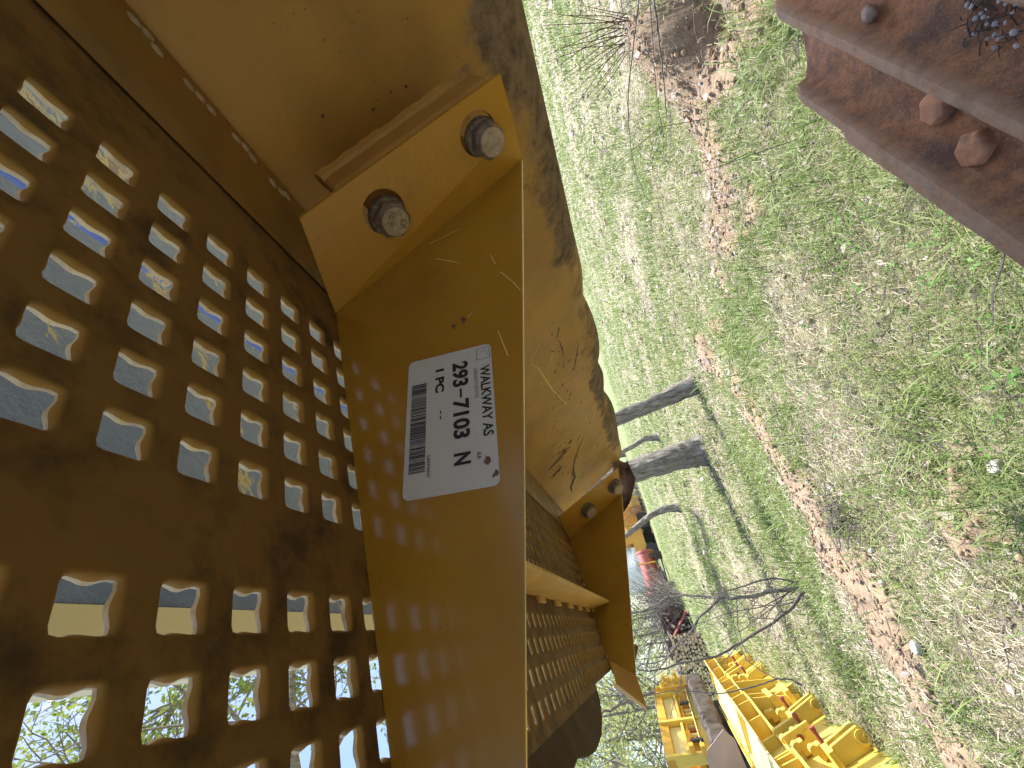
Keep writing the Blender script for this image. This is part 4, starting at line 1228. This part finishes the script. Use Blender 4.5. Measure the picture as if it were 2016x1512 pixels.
pa_, pb_ = F2(1424, 1474, R2-.5), F2(1366, 1342, R2+.7)
def beam_pt(u, v):
    a = v*6.283; k = .125/max(abs(math.sin(a)), abs(math.cos(a)))**.85
    w_ = .05*(float(fbm(u*16, v*7, 3))-.5)
    return pa_.lerp(pb_, u)+Vector((0, 0, k*math.sin(a)*.9+w_))+fy*(k*math.cos(a)+w_)
mb = MB().grid(beam_pt, 60, 20)
mb.build('beam', m_timber, tbm, smooth=True)
bx_ = empty('yellow_pads', f3(.3, 0, 0), label='row of dull yellow rubber pads between the timber beam and the far frame', category='pads')
for k in range(5):
    p = F2(1411-k*9, 1462-k*21, R2-.1+.12*k)
    MB().cbox(p, fx*.17, fy*.12, (0, 0, .13)).build('pad', m_weld if k % 2 else m_mach, bx_, bevel=.02)
MB().prism([at_range(x, y, 5.4) for x, y in ((1424, 1436), (1447, 1456), (1490, 1560), (1402, 1560), (1392, 1478))], Vector((-.3, .5, 0)).normalized()*.02).build('weathered_plate', m_mauve, base=at_range(1430, 1500, 5.4), label='flat mauve grey weathered steel plate standing behind the nearest blade', category='steel plate')

# ---------------------------------------------------------------- far yard and woods
def far_frame(px, py, r, turn=0):
    p = at_range(px, py, r); p.z = float(gh(p.x, p.y))
    o = Vector((p.x, p.y, 0)).normalized(); right = Vector((o.y, -o.x, 0))
    a = rad(turn)
    ex_ = right*math.cos(a)+o*math.sin(a); ey_ = o*math.cos(a)-right*math.sin(a)
    return p, ex_, ey_
def mk(px, py, r, turn, name, label, cat, parts, base_z=None, grp=None):
    p, ex_, ey_ = far_frame(px, py, r, turn)
    if base_z is not None: p.z = base_z
    root = empty(name, p, label=label, category=cat, group=grp)
    for nm, mat, kind, a in parts:
        mb = MB()
        if kind == 'box': mb.cbox(p+ex_*a[0]+ey_*a[1]+Vector((0, 0, a[2])), ex_*a[3], ey_*a[4], (0, 0, a[5]))
        elif kind == 'cyl': mb.lathe(p+ex_*a[0]+ey_*a[1]+Vector((0, 0, a[2])), ey_ if a[5] else ex_, [(a[3], -a[4]/2), (a[3], a[4]/2)], 16)
        elif kind == 'bar': mb.tube([p+ex_*q[0]+ey_*q[1]+Vector((0, 0, q[2])) for q in a[:-1]], a[-1], 6)
        mb.build(nm, mat, root, bevel=.02 if kind == 'box' else 0, smooth=kind == 'cyl')
    return root
wheel = lambda x, y: ('wheel', m_black, 'cyl', (x, y, .4, .4, .3, 1))
mk(1270, 1062, 33, 15, 'orange_loader', 'far orange and grey loader machine beside the pale truck', 'loader',
   [('body', m_orange, 'box', (0, 0, 1.1, 2.2, 1.3, .8)), ('cab', m_orange, 'box', (.3, 0, 2.0, 1.1, 1.2, 1.1)), ('engine_cover', m_white, 'box', (-1.0, 0, 1.4, 1.0, 1.2, .7)),
    ('arm', m_orange, 'bar', [(.6, -.7, 1.6), (1.6, -.7, 2.2), (2.3, -.7, 1.0), .14]), ('bucket', m_orange, 'box', (2.4, -.4, .6, .7, 1.6, .6)), wheel(-.9, -.8), wheel(.9, -.8), wheel(-.9, .8), wheel(.9, .8)])
mk(1284, 1098, 34, 10, 'truck', 'far pale blue white truck with a box body', 'truck',
   [('cab', m_white, 'box', (1.2, 0, 1.4, 1.2, 1.9, 1.6)), ('box_body', m_white, 'box', (-.7, 0, 1.7, 2.6, 2.0, 2.0)), ('windscreen', m_black, 'box', (1.7, -.1, 1.8, .5, 1.7, .5)), ('load', m_orange, 'box', (-.2, -.9, 1.1, 1.8, .5, .7)), wheel(1.2, -.9), wheel(-1.4, -.9), wheel(1.2, .9), wheel(-1.4, .9)])
mk(1258, 1015, 36, 0, 'orange_digger', 'far orange digger body behind the curved tree', 'digger',
   [('body', m_orange, 'box', (0, 0, 1.3, 2.0, 1.6, 1.1)), ('cab', m_orange, 'box', (-.4, 0, 2.2, .9, 1.2, 1.0)), ('track', m_black, 'box', (0, -.7, .4, 2.3, .5, .7)), ('track', m_black, 'box', (0, .7, .4, 2.3, .5, .7))])
mk(1290, 1128, 29, 8, 'red_tank', 'far long red rounded tank lying beside the truck', 'tank',
   [('shell', m_red, 'cyl', (0, 0, .95, .48, 2.6, 0)), ('end_ring', m_red, 'cyl', (-1.2, 0, .95, .52, .08, 0)), ('end_ring', m_red, 'cyl', (1.2, 0, .95, .52, .08, 0)), ('cradle', m_scrap, 'box', (-.9, 0, .35, .25, 1.1, .7)), ('cradle', m_scrap, 'box', (.9, 0, .35, .25, 1.1, .7)), ('ladder', m_orange, 'bar', [(.5, -.66, .5), (.5, -.66, 1.6), .04])])
mk(1322, 1172, 34, 0, 'red_harrow', 'far low red harrow frame at the end of the tank', 'harrow',
   [('rail', m_red, 'bar', [(-1, 0, .7), (1, 0, .7), .06]), ('rail', m_red, 'bar', [(-1, .6, .5), (1, .6, .5), .06])]+[('tine', m_red, 'bar', [(-.9+k*.3, 0, .7), (-.95+k*.3, .2, .05), .04]) for k in range(7)])
# scrap heap: rods and sheets at random
p, ex_, ey_ = far_frame(1352, 1240, 19)
scr = empty('scrap_heap', p, label='heap of dark red rusty scrap iron left of the stacked firewood', category='scrap heap')
random.seed(5)
for k in range(34):
    c = p+ex_*random.uniform(-.65, .65)+ey_*random.uniform(-.4, .4)+Vector((0, 0, random.uniform(.1, .95)))
    d = Vector((random.gauss(0, 1), random.gauss(0, 1), random.gauss(0, .5))).normalized()
    if k % 3: MB().tube([c-d*.5, c+d*.5], random.uniform(.025, .07), 6).build('scrap_bar', m_scrap, scr)
    else: MB().cbox(c, ex_*random.uniform(.2, .6), ey_*random.uniform(.1, .4), Vector((random.uniform(-.2, .2), 0, random.uniform(.2, .5)))).build('scrap_sheet', m_scrap, scr)
MB().tube([p+ex_*.9+Vector((0, -.6, .1)), p-ex_*.2+Vector((0, -.5, 1.1))], .05, 6).build('scrap_pole', m_red, scr)
p, ex_, ey_ = far_frame(1390, 1312, 15.5, 12)
wood = empty('firewood_stack', p, label='stack of split firewood with pale cut ends between scrap heap and yellow blades', category='firewood')
t = NT('log_end'); m_logend = t.set(t.mix(t.ramp(t.noise(9, 3), .4, .6), (.66, .52, .34), (.45, .33, .2)), .9)
random.seed(8); n_l = 0
lm0 = None
for row in range(11):
    for k in range(18):
        c = p+ex_*((k-9)*.098+(row % 2)*.05+random.uniform(-.015, .015))+ey_*random.uniform(-.06, .06)+Vector((0, 0, .05+row*.092+random.uniform(-.01, .01)))
        if row > 7 and random.random() < (row-7)*.16: continue
        if lm0 is None:
            lm0 = MB().lathe(p, -ey_, [(.044, -.2), (.047, .0), (.045, .2)], 7).build('log', m_logend, wood)
            lm0.location = c-p; me = lm0.data; me.materials.append(m_bark)
            for q in me.polygons: q.material_index = 0 if abs(q.normal.dot(ey_)) > .8 else 1
            base_me = me
        else:
            o = bpy.data.objects.new('log', base_me); col.objects.link(o); o.parent = wood; o.location = c-p; o.rotation_euler = (0, 0, 0); s_ = random.uniform(.7, 1.12); o.scale = (s_, 1, s_)
tw = on_ground(1668, 1022)
tp = empty('twig_pile', (tw.x, tw.y, 0), label='tangle of grey twigs at the upper end of the widest bare soil patch', category='twigs')
mb = MB(); random.seed(44)
for k in range(60):
    c = Vector((tw.x+random.gauss(0, .05), tw.y+random.gauss(0, .05), float(gh(tw.x, tw.y))+random.uniform(.0, .05))); a = random.gauss(2.4, .7); l = random.uniform(.06, .22)
    d = Vector((math.cos(a), math.sin(a), random.uniform(-.05, .3)))*l; w_ = random.uniform(.0012, .003)
    mb.tube([c-d*.5, c+Vector((random.gauss(0, .008), random.gauss(0, .008), .004)), c+d*.5], [w_, w_*.8, w_*.5], 4)
mb.build('twigs', m_twig, tp, kind='stuff')
# low brush along the far edge
def brush(name, spots, hgt, n, mat, w=.012, seed=2):
    mb = MB(); random.seed(seed)
    for k in range(n):
        x, y, r = random.choice(spots); p = at_range(x+random.gauss(0, 14), y+random.gauss(0, 18), r*random.uniform(.92, 1.1)); p.z = float(gh(p.x, p.y))
        d = Vector((random.gauss(0, .5), random.gauss(0, .5), 1)).normalized(); l = hgt*random.uniform(.4, 1.2)
        q = p+d*l*.5+Vector((random.gauss(0, .1), random.gauss(0, .1), 0))*l
        mb.tube([p, q, p+d*l+Vector((random.gauss(0, .2), random.gauss(0, .2), 0))*l], [w, w*.7, w*.4], 3, cap=False)
        for z in range(3):
            e = (d+Vector((random.gauss(0, .8), random.gauss(0, .8), random.gauss(0, .4)))).normalized(); b = p.lerp(q, random.uniform(.3, 1.))
            mb.tube([b, b+e*l*.35], [w*.5, w*.25], 3, cap=False)
    mb.build(name, mat, kind='stuff', fix=False)
brush('grey_brush', [(1325, 1175, 26), (1340, 1200, 24), (1335, 1195, 22), (1300, 1100, 50), (1275, 1030, 50), (1255, 985, 34), (1310, 1130, 50)], 2.2, 900, m_twig, .016)
def far_tree(h, seed, dens, sprd):
    random.seed(seed)
    root = empty('woodland_tree', (0, 0, 0))
    mb = MB(); tips = []
    lean = Vector((random.gauss(0, .05), random.gauss(0, .05), 1))
    top = lean*h
    mb.tube([Vector((0, 0, -.2)), lean*h*.35, lean*h*.7, top], [h*.012, h*.010, h*.006, h*.002], 6)
    for k in range(16):
        s_ = random.uniform(.15, .95); a = random.random()*6.28
        grow(mb, lean*h*s_, Vector((math.cos(a), math.sin(a), .5)), h*.24*(1.15-s_*.5), h*.005, 2, tips, .06, .5, 3)
    mb.build('trunk', m_twig, root, smooth=False, fix=False)
    V, F, at_ = leaf_cloud(tips, dens, h*.022*sprd, h*.0085, seed)
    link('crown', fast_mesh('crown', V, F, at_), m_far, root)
    return root
protos = [far_tree(9, 61, 7, 1), far_tree(11, 62, 9, 1.2), far_tree(8, 63, 11, 1.1), far_tree(12, 64, 6, 1.3)]
random.seed(17)
spots = []
for k in range(46):
    az = random.uniform(-57, -11); r = random.uniform(19, 40) if az < -36 else random.uniform(38, 62)
    spots.append((az, r))
KIND = ['slender pale green tree in the woodland edge', 'tall light crowned tree in the woodland edge', 'bushy bright green tree in the woodland edge', 'high thin leaved tree in the woodland edge']
for k, (az, r) in enumerate(spots):
    o = protos[k] if k < 4 else copy_tree(protos[k % 4])
    o.location = (r*math.sin(rad(az)), r*math.cos(rad(az)), 0); o.rotation_euler = (0, 0, random.random()*6.28)
    s_ = random.uniform(.75, 1.15); o.scale = (s_, s_, s_)
    o['label'] = KIND[k % 4]; o['category'] = 'tree'; o['group'] = 'woodland edge trees, '+KIND[k % 4].split(' tree')[0]
